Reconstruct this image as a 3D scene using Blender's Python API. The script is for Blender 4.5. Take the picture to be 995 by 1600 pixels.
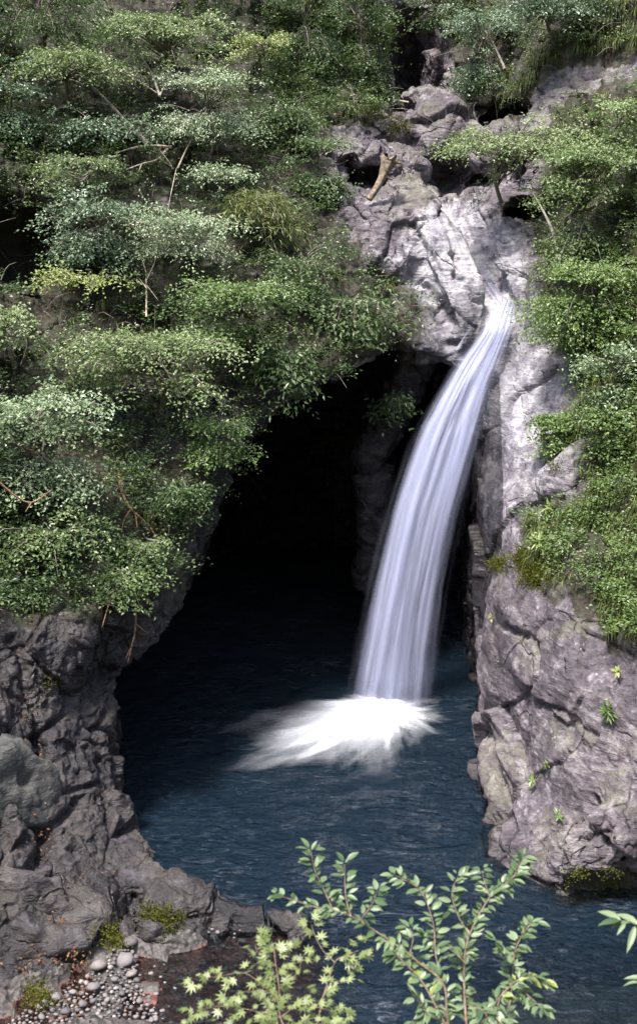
import bpy, math, random
import numpy as np
from mathutils import Vector
from mathutils.bvhtree import BVHTree

for o in list(bpy.data.objects): bpy.data.objects.remove(o, do_unlink=True)
S = bpy.context.scene
COL = S.collection
rng = np.random.default_rng(7)
random.seed(7)

# ------------------------------------------------------------------ camera, sky, sun, exposure
CAM_H, PITCH, FPX = 14.0, math.radians(15.0), 800 / math.tan(math.radians(22.5))
cam_d = bpy.data.cameras.new('camera'); cam = bpy.data.objects.new('camera', cam_d); COL.objects.link(cam)
cam.location = (0, 0, CAM_H); cam.rotation_euler = (math.radians(90) - PITCH, 0, 0)
cam_d.sensor_fit = 'VERTICAL'; cam_d.angle = math.radians(45); cam_d.clip_end = 2000; cam_d.clip_start = 0.05
S.camera = cam
cam_d.dof.use_dof = True; cam_d.dof.focus_distance = 32.0; cam_d.dof.aperture_fstop = 3.5
SUN_EL, SUN_AZ = math.radians(70), math.radians(222)      # azimuth clockwise from +Y: high, behind the camera and to the left
sd = Vector((math.sin(SUN_AZ) * math.cos(SUN_EL), math.cos(SUN_AZ) * math.cos(SUN_EL), math.sin(SUN_EL)))
w = bpy.data.worlds.new('World'); S.world = w; w.use_nodes = True
nt = w.node_tree; nt.nodes.clear()
sky = nt.nodes.new('ShaderNodeTexSky'); sky.sky_type = 'NISHITA'; sky.sun_disc = False
sky.sun_elevation = SUN_EL; sky.sun_rotation = SUN_AZ; sky.air_density = 1.0; sky.dust_density = 3.0
bg = nt.nodes.new('ShaderNodeBackground'); bg.inputs['Strength'].default_value = 0.13
wo = nt.nodes.new('ShaderNodeOutputWorld')
nt.links.new(sky.outputs[0], bg.inputs['Color']); nt.links.new(bg.outputs[0], wo.inputs['Surface'])
sun_d = bpy.data.lights.new('sun', 'SUN'); sun_d.energy = 3.8; sun_d.angle = math.radians(9); sun_d.color = (1, 0.95, 0.88)
sun = bpy.data.objects.new('sun', sun_d); COL.objects.link(sun)
sun.rotation_euler = sd.to_track_quat('Z', 'Y').to_euler()
S.view_settings.view_transform = 'Standard'; S.view_settings.look = 'None'
S.view_settings.exposure = 1.3; S.view_settings.gamma = 1
S.render.engine = 'CYCLES'
S.cycles.max_bounces = 5; S.cycles.diffuse_bounces = 2; S.cycles.glossy_bounces = 2
S.cycles.transparent_max_bounces = 20; S.cycles.transmission_bounces = 2

# ------------------------------------------------------------------ helpers
CP, SP = math.cos(PITCH), math.sin(PITCH)
def ray(px, py):
    xn, yn = (px - 497.5) / FPX, (800 - py) / FPX
    return np.array([xn, CP + yn * SP, -SP + yn * CP])
CAMP = np.array([0, 0, CAM_H])
def at(px, py, Y):
    d = ray(px, py); return CAMP + d * (Y / d[1])
def atz(px, py, z=0.0):
    d = ray(px, py); return CAMP + d * ((z - CAM_H) / d[2])

_L = np.random.default_rng(3).random((64, 64, 64)).astype(np.float32) * 2 - 1
def vnoise(P):
    i = np.floor(P).astype(np.int64); f = (P - i).astype(np.float32)
    f = f * f * f * (f * (f * 6 - 15) + 10)
    i &= 63; j = (i + 1) & 63
    x0, y0, z0 = i[..., 0], i[..., 1], i[..., 2]; x1, y1, z1 = j[..., 0], j[..., 1], j[..., 2]
    fx, fy, fz = f[..., 0], f[..., 1], f[..., 2]
    a = _L[x0, y0, z0] * (1 - fx) + _L[x1, y0, z0] * fx
    b = _L[x0, y1, z0] * (1 - fx) + _L[x1, y1, z0] * fx
    c = _L[x0, y0, z1] * (1 - fx) + _L[x1, y0, z1] * fx
    d = _L[x0, y1, z1] * (1 - fx) + _L[x1, y1, z1] * fx
    return (a * (1 - fy) + b * fy) * (1 - fz) + (c * (1 - fy) + d * fy) * fz
def fbm(P, octv=4, gain=0.5):
    s = 0; a = 1; P = np.asarray(P, dtype=np.float32)
    R = np.array([[.8, .6, 0], [-.48, .64, .6], [.36, -.48, .8]], dtype=np.float32)
    for k in range(octv):
        s = s + a * vnoise(P + 17.3 * k); P = (P @ R) * 2.03; a *= gain
    return s
def worley_facets(P):
    """flat, tilted facets: nearest cell's own random plane; also distance to the border"""
    P = np.asarray(P, dtype=np.float32); i0 = np.floor(P).astype(np.int64)
    b1 = np.full(len(P), 9., np.float32); b2 = b1.copy(); val = np.zeros(len(P), np.float32)
    for dx in (-1, 0, 1):
        for dy in (-1, 0, 1):
            for dz in (-1, 0, 1):
                c = i0 + (dx, dy, dz); m = c & 63
                h = np.stack([_L[m[:, 0], m[:, 1], m[:, 2]], _L[m[:, 1], m[:, 2], m[:, 0]], _L[m[:, 2], m[:, 0], m[:, 1]]], 1)
                q = P - (c + 0.5 + 0.45 * h); d = (q * q).sum(1)
                n = np.stack([h[:, 1], h[:, 2], h[:, 0]], 1)
                v = (q * n).sum(1) + h[:, 0] * .5
                near = d < b1
                b2 = np.where(near, b1, np.minimum(b2, d)); val = np.where(near, v, val); b1 = np.where(near, d, b1)
    return val, np.sqrt(b2) - np.sqrt(b1)

def mesh_np(name, V, F, mat=None, parent=None, smooth=True, attrs=None, link=True):
    V = np.ascontiguousarray(V, dtype=np.float32); F = np.ascontiguousarray(F, dtype=np.int32)
    me = bpy.data.meshes.new(name); k = F.shape[1]
    me.vertices.add(len(V)); me.vertices.foreach_set('co', V.ravel())
    me.loops.add(F.size); me.loops.foreach_set('vertex_index', F.ravel())
    me.polygons.add(len(F)); me.polygons.foreach_set('loop_start', np.arange(0, F.size, k, dtype=np.int32))
    me.polygons.foreach_set('use_smooth', np.full(len(F), smooth))
    me.update(calc_edges=True)
    for an, av in (attrs or {}).items():
        av = np.asarray(av, dtype=np.float32)
        if av.ndim == 1: a = me.attributes.new(an, 'FLOAT', 'POINT'); a.data.foreach_set('value', av)
        elif av.shape[1] == 2: a = me.attributes.new(an, 'FLOAT2', 'POINT'); a.data.foreach_set('vector', av.ravel())
        else: a = me.attributes.new(an, 'FLOAT_VECTOR', 'POINT'); a.data.foreach_set('vector', np.ascontiguousarray(av).ravel())
    if mat: me.materials.append(mat)
    o = bpy.data.objects.new(name, me)
    if link: COL.objects.link(o)
    if parent: o.parent = parent
    return o
def tag(o, label=None, cat=None, group=None, kind=None):
    if label: o['label'] = label
    if cat: o['category'] = cat
    if group: o['group'] = group
    if kind: o['kind'] = kind
    return o
def empty(name, loc=(0, 0, 0)):
    o = bpy.data.objects.new(name, None); COL.objects.link(o); o.location = tuple(float(v) for v in loc)
    o.empty_display_size = 0.2; return o
def norm(v): return v / np.maximum(np.linalg.norm(v, axis=-1, keepdims=True), 1e-9)

class Geo:
    """collects quads"""
    def __init__(s): s.V = []; s.F = []; s.n = 0; s.A = []
    def add(s, V, F, a=None):
        V = np.asarray(V, dtype=np.float32); s.V.append(V); s.F.append(np.asarray(F, dtype=np.int32) + s.n); s.n += len(V)
        s.A.append(np.full(len(V), 0.5, np.float32) if a is None else np.asarray(a, np.float32))
    def obj(s, name, mat, parent=None, origin=None, smooth=True, attr='tint'):
        V = np.concatenate(s.V); 
        if origin is not None: V = V - np.asarray(origin, np.float32)
        return mesh_np(name, V, np.concatenate(s.F), mat, parent, smooth, {attr: np.concatenate(s.A)})
def spline(P, n):
    P = np.asarray(P, float); m = len(P)
    if m == 2: t = np.linspace(0, 1, n)[:, None]; return P[0] * (1 - t) + P[1] * t
    Q = np.vstack([2 * P[0] - P[1], P, 2 * P[-1] - P[-2]]); out = []
    for t in np.linspace(0, m - 1 - 1e-6, n):
        k = int(t); f = t - k; a, b, c, d = Q[k], Q[k + 1], Q[k + 2], Q[k + 3]
        out.append(0.5 * (2 * b + (c - a) * f + (2 * a - 5 * b + 4 * c - d) * f * f + (3 * b - a - 3 * c + d) * f ** 3))
    return np.array(out)
def tube(g, P, r0, r1, sides=6, n=None, wob=0.0, a=None):
    P = np.asarray(P, float); n = n or max(3, len(P) * 3); C = spline(P, n)
    T = norm(np.gradient(C, axis=0)); up = np.array([0.13, 0.31, 0.94])
    A = norm(np.cross(T, up)); B = np.cross(T, A)
    r = np.linspace(r0, r1, n)[:, None]
    if wob: r = r * (1 + wob * rng.normal(size=(n, 1)).clip(-1.5, 1.5))
    th = np.linspace(0, 2 * math.pi, sides, endpoint=False)
    V = np.concatenate([(C + r * (math.cos(t) * A + math.sin(t) * B))[:, None] for t in th], 1).reshape(-1, 3)
    F = []
    for i in range(n - 1):
        for j in range(sides):
            F.append((i * sides + j, i * sides + (j + 1) % sides, (i + 1) * sides + (j + 1) % sides, (i + 1) * sides + j))
    # end caps (fans of degenerate-free quads)
    for base in (0, (n - 1) * sides):
        for j in range(1, sides - 1, 2):
            F.append((base, base + j, base + j + 1, base + min(j + 2, sides - 1)) if j + 2 <= sides - 1 else (base, base + j, base + j + 1, base + j + 1))
    F = [f for f in F if len(set(f)) == 4]
    g.add(V, F, a)
def leaves(g, P, D, N, L, W, tint, fold=0.18):
    """folded kite leaves: base P, direction D, normal N"""
    P, D, N = np.asarray(P), norm(np.asarray(D)), np.asarray(N)
    Sd = norm(np.cross(D, N)); N = np.cross(Sd, D)
    L = np.broadcast_to(L, len(P))[:, None]; W = np.broadcast_to(W, len(P))[:, None]
    m = P + D * L * 0.45
    V = np.stack([P, m + Sd * W * .5 + N * W * fold, P + D * L - N * L * .08, m - Sd * W * .5 + N * W * fold], 1).reshape(-1, 3)
    k = np.arange(len(P))[:, None] * 4
    g.add(V, k + np.array([[0, 1, 2, 3]]), np.repeat(np.broadcast_to(tint, len(P)), 4))

# ------------------------------------------------------------------ materials
class M:
    def __init__(s, name):
        s.m = bpy.data.materials.new(name); s.m.use_nodes = True; s.t = s.m.node_tree; s.t.nodes.clear()
        s.out = s.t.nodes.new('ShaderNodeOutputMaterial')
    def n(s, typ, **kw):
        nd = s.t.nodes.new('ShaderNode' + typ)
        for k, v in kw.items():
            if k.startswith('_'): setattr(nd, k[1:], v)
        for k, v in kw.items():
            if k.startswith('_'): continue
            key = k.replace('__', ' ')
            inp = nd.inputs[int(key[1:])] if key[0] == 'i' and key[1:].isdigit() else nd.inputs[key]
            if isinstance(v, bpy.types.NodeSocket): s.t.links.new(v, inp)
            else: inp.default_value = v
        return nd
    def noise(s, vec, scale, detail=5, rough=0.55, dist=0.0):
        return s.n('TexNoise', Vector=vec, Scale=scale, Detail=detail, Roughness=rough, Distortion=dist).outputs[0]
    def ramp(s, fac, pts, interp='LINEAR'):
        nd = s.n('ValToRGB', Fac=fac); cr = nd.color_ramp; cr.interpolation = interp
        while len(cr.elements) > 1: cr.elements.remove(cr.elements[-1])
        for i, (p, c) in enumerate(pts):
            e = cr.elements[0] if i == 0 else cr.elements.new(p)
            e.position = p; e.color = (c, c, c, 1) if not hasattr(c, '__len__') else tuple(c) + (1,)
        return nd.outputs[0]
    def mix(s, f, a, b, blend='MIX'):
        nd = s.n('Mix', _data_type='RGBA', _blend_type=blend)
        for sock, v in ((nd.inputs[0], f), (nd.inputs[6], a), (nd.inputs[7], b)):
            if isinstance(v, bpy.types.NodeSocket): s.t.links.new(v, sock)
            else: sock.default_value = v if not hasattr(v, '__len__') else tuple(v) + (1,)
        return nd.outputs[2]
    def math(s, op, a, b=0.0, clamp=False):
        nd = s.n('Math', _operation=op, _use_clamp=clamp)
        for sock, v in ((nd.inputs[0], a), (nd.inputs[1], b)):
            if isinstance(v, bpy.types.NodeSocket): s.t.links.new(v, sock)
            else: sock.default_value = v
        return nd.outputs[0]
    def attr(s, name): return s.n('Attribute', _attribute_name=name)
    def surf(s, sh): s.t.links.new(sh, s.out.inputs['Surface']); return s.m

def rock_material(name, c_dark, c_mid, c_light, lichen=0.3, moss=0.4, rough=0.6, wet=0.0):
    m = M(name); pos = m.n('NewGeometry').outputs['Position']
    big = m.noise(pos, 0.55, 4, .6, .6); med = m.noise(pos, 2.3, 6, .65, .4); fine = m.noise(pos, 11, 6, .7)
    mp = m.n('Mapping', Vector=pos, Rotation=(0.3, -1.15, 0.2), Scale=(.8, 1.6, 5.0)).outputs[0]
    strata = m.noise(mp, 1.3, 5, .65, .8)
    v = m.math('ADD', m.math('MULTIPLY', med, .55), m.math('MULTIPLY', fine, .3))
    v = m.math('ADD', v, m.math('MULTIPLY', strata, .35))
    v = m.math('ADD', v, m.math('MULTIPLY', big, .35))
    col = m.ramp(v, [(.58, c_dark), (.77, c_mid), (.92, c_light)])
    col = m.mix(m.ramp(m.noise(m.n('Mapping', Vector=pos, Scale=(1, 1, .35)).outputs[0], .8, 6, .7, .5), [(.52, 0.), (.66, .72)]), col, c_dark)
    # warm/violet drift
    col = m.mix(m.ramp(big, [(.4, 0.), (.65, .5)]), col, m.mix(.45, col, (0.20, 0.15, 0.155)), 'MIX')
    # lichen spots
    vo = m.n('TexVoronoi', Vector=pos, Scale=5.5, Randomness=1.0).outputs['Distance']
    li = m.math('MULTIPLY', m.ramp(m.math('ADD', vo, m.math('MULTIPLY', fine, .35)), [(.28, 1.), (.42, 0.)]), m.ramp(med, [(.48, 0.), (.62, 1.)]))
    col = m.mix(m.math('MULTIPLY', li, lichen), col, (0.46, 0.44, 0.42))
    # dark seams
    vc = m.n('TexVoronoi', Vector=m.n('VectorMath', _operation='ADD', i0=pos, i1=m.n('VectorMath', _operation='SCALE', i0=m.n('TexNoise', Vector=pos, Scale=1.4, Detail=4).outputs['Color'], Scale=.45).outputs[0]).outputs[0],
             Scale=.62, _feature='DISTANCE_TO_EDGE').outputs['Distance']
    seam = m.math('MULTIPLY', m.ramp(vc, [(0., 1.), (.022, 0.)]), m.ramp(m.noise(pos, .9, 3), [(.50, 0.), (.6, 1.)]))
    col = m.mix(m.math('MULTIPLY', seam, .75), col, (0.02, 0.018, 0.018))
    # moss on upward shelves, soil where plants grow
    nz = m.n('SeparateXYZ', Vector=m.n('NewGeometry').outputs['Normal']).outputs[2]
    mo = m.math('MULTIPLY', m.ramp(m.math('ADD', nz, m.math('MULTIPLY', med, .9)), [(.70, 0.), (1.0, 1.)]), m.ramp(big, [(.44, 0.), (.6, 1.)]))
    mossc = m.mix(fine, (0.035, 0.05, 0.012), (0.11, 0.13, 0.03))
    col = m.mix(m.math('MULTIPLY', mo, moss), col, mossc)
    soil = m.attr('soil').outputs['Fac']
    so = m.ramp(m.math('ADD', soil, m.math('MULTIPLY', m.math('SUBTRACT', med, .5), .9)), [(.35, 0.), (.6, 1.)])
    soilc = m.mix(fine, (0.016, 0.012, 0.008), (0.05, 0.038, 0.025))
    soilc = m.mix(m.ramp(m.noise(pos, 3.1, 4), [(.45, 0.), (.62, .8)]), soilc, (0.025, 0.035, 0.012))
    col = m.mix(so, col, soilc)
    pf = m.ramp(m.math('ADD', m.attr('polish').outputs['Fac'], m.math('MULTIPLY', m.math('SUBTRACT', med, .5), .8)), [(.3, 0.), (.75, .7)])
    col = m.mix(pf, col, m.ramp(v, [(.60, (0.10, 0.093, 0.125)), (.76, (0.34, 0.325, 0.38)), (.88, (0.60, 0.58, 0.61))]))
    wet_shade_fac = m.attr('wet').outputs['Fac']
    col = m.mix(wet_shade_fac, col, m.mix(.8, col, (0.004, 0.004, 0.005)))
    rg = m.math('SUBTRACT', rough, m.math('MULTIPLY', wet_shade_fac, .32))
    rg = m.math('ADD', rg, m.math('MULTIPLY', m.math('SUBTRACT', med, .5), .4))
    h = m.math('ADD', m.math('MULTIPLY', med, .10), m.math('MULTIPLY', fine, .035))
    h = m.math('ADD', h, m.math('MULTIPLY', strata, .08)); h = m.math('ADD', h, m.math('MULTIPLY', m.noise(pos, 30, 5, .75), .022))
    h = m.math('SUBTRACT', h, m.math('MULTIPLY', seam, .06))
    bp = m.n('Bump', Strength=.85, Distance=1.0, Height=h).outputs[0]
    b = m.n('BsdfPrincipled', Base__Color=col, Roughness=rg, Normal=bp)
    b.inputs['Specular IOR Level'].default_value = 0.45
    return m.surf(b.outputs[0])
def leaf_material(name, pal, rough=0.42, trans=0.3, spec=0.5):
    m = M(name); t = m.attr('tint').outputs['Fac']
    col = m.ramp(t, [(i / (len(pal) - 1), c) for i, c in enumerate(pal)])
    b = m.n('BsdfPrincipled', Base__Color=col, Roughness=rough); b.inputs['Specular IOR Level'].default_value = spec
    tr = m.n('BsdfTranslucent', Color=m.mix(.5, col, (0.12, 0.2, 0.02)))
    return m.surf(m.n('MixShader', i0=trans, i1=b.outputs[0], i2=tr.outputs[0]).outputs[0])
def bark_material(name, a, b_, scale=9):
    m = M(name); pos = m.n('NewGeometry').outputs['Position']
    f = m.noise(pos, scale, 6, .65); f2 = m.noise(pos, scale * 4, 4, .7)
    col = m.mix(m.ramp(f, [(.35, 0.), (.65, 1.)]), a, b_)
    bp = m.n('Bump', Strength=.6, Distance=.03, Height=f2).outputs[0]
    return m.surf(m.n('BsdfPrincipled', Base__Color=col, Roughness=.8, Normal=bp).outputs[0])

MAT = {}
MAT['rock'] = rock_material('gorge_rock', (0.026, 0.0215, 0.026), (0.115, 0.096, 0.116), (0.33, 0.30, 0.335), lichen=.6)
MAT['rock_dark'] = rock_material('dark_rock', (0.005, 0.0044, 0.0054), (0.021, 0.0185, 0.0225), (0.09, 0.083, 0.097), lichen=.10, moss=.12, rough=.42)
MAT['rock_green'] = rock_material('green_grey_boulder', (0.022, 0.024, 0.024), (0.052, 0.057, 0.056), (0.10, 0.106, 0.102), lichen=.1, moss=.15)
MAT['maple'] = leaf_material('maple_leaf', [(0.045, 0.078, 0.024), (0.105, 0.16, 0.052), (0.19, 0.255, 0.10), (0.31, 0.37, 0.19)])
MAT['silver'] = leaf_material('pale_leaf', [(0.065, 0.11, 0.05), (0.15, 0.215, 0.105), (0.25, 0.325, 0.185), (0.36, 0.42, 0.29)], rough=.35, trans=.2)
MAT['teal'] = leaf_material('bluish_leaf', [(0.03, 0.062, 0.032), (0.07, 0.125, 0.066), (0.13, 0.195, 0.115), (0.22, 0.285, 0.19)], rough=.35, trans=.2)
MAT['yellow'] = leaf_material('yellow_green_leaf', [(0.13, 0.165, 0.04), (0.22, 0.27, 0.07), (0.31, 0.36, 0.12), (0.38, 0.42, 0.18)])
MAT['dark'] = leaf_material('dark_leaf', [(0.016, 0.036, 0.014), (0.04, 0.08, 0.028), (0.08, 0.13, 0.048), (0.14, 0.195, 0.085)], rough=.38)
MAT['fresh'] = leaf_material('fresh_leaf', [(0.042, 0.082, 0.02), (0.095, 0.16, 0.042), (0.165, 0.245, 0.078), (0.25, 0.33, 0.13)])
MAT['grass'] = leaf_material('grass_blade', [(0.05, 0.065, 0.015), (0.09, 0.12, 0.03), (0.14, 0.175, 0.05), (0.21, 0.22, 0.09)], rough=.5)
MAT['moss'] = leaf_material('moss_tuft', [(0.05, 0.055, 0.012), (0.085, 0.09, 0.018), (0.12, 0.125, 0.025), (0.16, 0.16, 0.04)], rough=.8, spec=.1)
MAT['litter'] = leaf_material('fallen_leaf', [(0.05, 0.02, 0.01), (0.09, 0.035, 0.015), (0.15, 0.06, 0.02), (0.22, 0.14, 0.06)], rough=.7, trans=.1)
MAT['bark'] = bark_material('grey_bark', (0.08, 0.065, 0.055), (0.30, 0.265, 0.23))
MAT['bark_pale'] = bark_material('bleached_wood', (0.22, 0.17, 0.12), (0.52, 0.46, 0.38))
MAT['bark_red'] = bark_material('reddish_twig', (0.16, 0.075, 0.04), (0.42, 0.26, 0.16), 20)
MAT['twig'] = bark_material('tan_twig', (0.13, 0.08, 0.05), (0.34, 0.25, 0.17), 30)
MAT['log'] = bark_material('weathered_log', (0.07, 0.05, 0.035), (0.34, 0.265, 0.19), 12)

# ------------------------------------------------------------------ the gorge as a solid: front depth + pool and cave hollowed out
CTRL = []
def row(py, *pts):
    for px, Y in pts: CTRL.append(at(px, py, Y))
row(0, (-150, 36), (0, 39.5), (200, 41), (400, 42), (520, 44), (600, 46.5), (650, 49), (720, 46), (850, 41), (995, 37), (1150, 34))
row(150, (-150, 33), (0, 36.5), (200, 38), (400, 39.5), (500, 40.5), (560, 42), (640, 45), (700, 42.5), (800, 40), (900, 37.5), (995, 35), (1150, 31))
row(300, (-150, 31), (0, 34), (200, 35.5), (400, 36.5), (500, 37), (560, 37.2), (600, 38.2), (680, 38.6), (740, 38), (800, 37.6), (860, 36.5), (930, 34.5), (995, 33), (1150, 29))
row(430, (-150, 29), (0, 32), (200, 33.5), (400, 34), (500, 34.3), (580, 34.6), (640, 34.9), (700, 35.2), (760, 35.2), (800, 35), (850, 33.8), (920, 32.3), (995, 31), (1150, 27))
row(550, (-150, 27), (0, 30), (200, 31.5), (350, 32), (500, 32.5), (600, 33), (670, 33.4), (730, 33.9), (800, 33.1), (850, 32.2), (920, 31), (995, 29.5), (1150, 26))
row(700, (-150, 25.5), (0, 28), (150, 29), (300, 29.5), (400, 30.3), (740, 33), (790, 31.4), (850, 30), (920, 29), (995, 27.8), (1150, 24.5))
row(850, (-150, 23.5), (0, 26), (150, 26.8), (250, 27.5), (330, 28.5), (725, 32.2), (760, 30.4), (800, 28.8), (870, 27.5), (930, 26.8), (995, 26), (1150, 23))
row(950, (-150, 22.5), (0, 24.6), (100, 25), (200, 26), (270, 27.2), (340, 28.5), (720, 31.5), (750, 29.8), (790, 27.6), (860, 26.3), (930, 25.4), (995, 24.6), (1150, 22))
row(1050, (-150, 21.5), (0, 23.4), (100, 24), (170, 26.0), (725, 31), (760, 28), (800, 26.3), (870, 25), (995, 23.6), (1150, 21))
row(1150, (-150, 20.5), (0, 22.6), (100, 23.3), (190, 25), (740, 29.7), (770, 27.3), (820, 25.4), (900, 24.2), (995, 23), (1150, 20.5))
row(1250, (-150, 19.5), (0, 21.6), (100, 22.3), (210, 24), (768, 26), (820, 24.5), (900, 23.4), (995, 22.3), (1150, 20))
row(1350, (-150, 18.5), (0, 20.5), (100, 21.2), (225, 22.9), (757, 23.8), (800, 23.2), (870, 22.6), (995, 21.7), (1150, 19.5))
row(1420, (-150, 17.8), (0, 19.8), (120, 20.6), (230, 21.2), (880, 21.8), (995, 21.4))
row(1500, (0, 19.0), (50, 19.3))
CTRL = np.array(CTRL)
CTRL = np.vstack([CTRL, [(-3.4, 20.9, .45), (-2.8, 21.2, .6), (-4.1, 20.1, .5), (-2.4, 21.3, .25), (-1.2, 21.15, .1), (-0.4, 21.1, .02), (0.6, 21.3, -0.25), (-1.5, 24, 2.), (0, 26, 2.), (2, 26, 2.), (1, 25, .8)]])   # toe of the left cliff, kept behind the gravel bank
def rbf_fit(P, vals, smooth=0.02):
    r = np.linalg.norm(P[:, None] - P[None], axis=2); K = r + 0 * r
    n = len(P); A = np.zeros((n + 3, n + 3)); A[:n, :n] = -K - smooth * np.eye(n) * -1
    A[:n, n] = 1; A[:n, n + 1:] = P; A[n, :n] = 1; A[n + 1:, :n] = P.T
    return np.linalg.solve(A, np.concatenate([vals, [0, 0, 0]]))
_PC = CTRL[:, [0, 2]]; _W = rbf_fit(_PC, CTRL[:, 1])
def Ffun(x, z):
    Q = np.stack([x.ravel(), z.ravel()], 1); out = np.empty(len(Q))
    for a in range(0, len(Q), 20000):
        q = Q[a:a + 20000]; r = np.linalg.norm(q[:, None] - _PC[None], axis=2)
        out[a:a + 20000] = -r @ _W[:-3] + _W[-3] + q @ _W[-2:]
    return out.reshape(x.shape)
def poly_sdf(px, py, poly):
    poly = np.asarray(poly, float); d = np.full(px.shape, 1e9); inside = np.zeros(px.shape, bool)
    for i in range(len(poly)):
        a, b = poly[i], poly[(i + 1) % len(poly)]; e = b - a
        wx, wy = px - a[0], py - a[1]; t = np.clip((wx * e[0] + wy * e[1]) / (e @ e), 0, 1)
        d = np.minimum(d, (wx - e[0] * t) ** 2 + (wy - e[1] * t) ** 2)
        c = ((a[1] > py) != (b[1] > py)) & (px < (b[0] - a[0]) * (py - a[1]) / (b[1] - a[1] + 1e-12) + a[0])
        inside ^= c
    return np.where(inside, -1, 1) * np.sqrt(d)
PLAN = [(-0.2, 20.9), (-1.2, 21.45), (-2.5, 21.6), (-3.55, 22.2), (-4.4, 24.3), (-5.0, 27.5), (-5.3, 30), (-6.2, 33), (-6.0, 40), (-3, 47), (3, 47), (4.9, 40),
        (4.35, 33.5), (4.25, 31), (4.05, 29.5), (3.95, 27), (3.7, 24.3), (4.0, 23.2), (4.7, 21.7), (5.4, 21.9), (6.6, 22.3), (9, 21.9), (12, 20), (16, 17), (16, 10), (-0.2, 10)]
SECT = [(-9, -5), (-8, -.5), (-5.6, 1.2), (-5.15, 2.2), (-4.3, 3.3), (-3.3, 4.3), (-2.95, 5.2), (-2.7, 6.3), (-1.8, 7.6), (-.8, 8.45), (.6, 9.15), (2.0, 9.7), (3.3, 9.3), (4.2, 8.6), (9, 4), (16, .5), (18, -5)]
CAVES = [(648, 90, 46, 1.0, 5.0, 2.3), (586, 272, 38.0, .75, 3.4, .68), (556, 275, 38.0, .45, 3.2, .5), (705, 272, 38.6, .9, 3.4, .75), (760, 285, 38.4, .5, 3., .3), (700, 310, 38., .3, 2.5, .5), (795, 178, 41, .9, 3., .5), (815, 330, 37.6, .7, 3., .42), (625, 172, 42., .5, 3., .3), (545, 262, 38.5, .3, 2.5, .5),
         (15, 400, 34, 1.6, 2.0, 1.6), (25, 860, 26, 1.3, 1.6, .8), (175, 1120, 26.8, .4, 1.2, 1.1), (960, 1405, 21.6, 1.3, .8, .4)]
CUT = [([(690, 235, 39.2), (705, 285, 38.2), (722, 335, 37.3), (740, 385, 36.1), (757, 425, 35.4), (777, 458, 34.6), (800, 482, 33.9)], .42), ([(655, 430, 34.7), (680, 470, 34.2), (698, 520, 33.8), (706, 572, 33.5)], .20),
       ([(800, 500, 33.7), (780, 560, 33.5), (756, 650, 33.1), (728, 760, 32.8), (708, 880, 32.4), (697, 965, 31.9)], .30), ([(520, 330, 36), (545, 300, 37), (560, 250, 38.4)], .2),
       ([(610, 225, 40), (640, 260, 39), (670, 320, 37.6)], .18), ([(750, 275, 38.9), (800, 268, 38.6), (840, 285, 37.8)], .45), ([(845, 640, 30.6), (870, 705, 29.4)], .40)]
ADD = [([(208, 1400, 22.0), (205, 1410, 21.8)], .35), ([(800, 1260, 26.3), (803, 1310, 25.0), (812, 1365, 23.6), (875, 1385, 22.7), (940, 1370, 22.4)], .62), ([(250, 1425, 21.7), (300, 1438, 21.4), (380, 1450, 21.15), (455, 1455, 21.0)], .36), ([(655, 565, 35.3), (612, 650, 35.3), (575, 712, 35.2), (585, 810, 35.4), (580, 900, 35.6)], .5), ([(612, 300, 37.6), (655, 350, 36.4), (690, 405, 35.6), (712, 470, 35.0), (712, 520, 34.6)], .85), ([(745, 315, 38.4), (785, 350, 37.4), (825, 395, 36.2)], .8), ([(560, 335, 36.3), (585, 365, 35.9), (595, 415, 35.5)], .85),
       ([(785, 425, 35.1), (840, 420, 34.9)], .45), ([(665, 185, 42), (690, 215, 41)], 1.0), ([(600, 205, 40.6)], .8), ([(545, 190, 40.8), (530, 230, 39.6)], .7), ([(700, 160, 43.2)], .8), ([(870, 755, 28.9), (915, 730, 28.6)], .55), ([(810, 880, 28.6), (835, 850, 28.8)], .35), ([(905, 1330, 22.5), (960, 1300, 22.4)], .7)]
def capsule(Xg, Yg, Zg, pts, rad):
    W3 = [at(*q) for q in pts]; W3 = W3 + W3 if len(W3) == 1 else W3; best = None
    for a, b in zip(W3[:-1], W3[1:]):
        e = b - a; wx, wy, wz = Xg - a[0], Yg - a[1], Zg - a[2]; t = np.clip((wx * e[0] + wy * e[1] + wz * e[2]) / (e @ e + 1e-9), 0, 1)
        d = (wx - e[0] * t) ** 2 + (wy - e[1] * t) ** 2 + (wz - e[2] * t) ** 2; best = d if best is None else np.minimum(best, d)
    return np.sqrt(best) - rad
STEP = 0.15
ax = np.arange(-14, 14.01, STEP); ay = np.arange(15, 52, STEP); az = np.arange(-2.6, 25.5, STEP)
X2, Z2 = np.meshgrid(ax, az, indexing='ij')
F2 = np.clip(Ffun(X2, Z2), 16, 51)
XP, YP = np.meshgrid(ax, ay, indexing='ij')
PL = poly_sdf(XP, YP, PLAN); SE = poly_sdf(X2, Z2, SECT)
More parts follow.
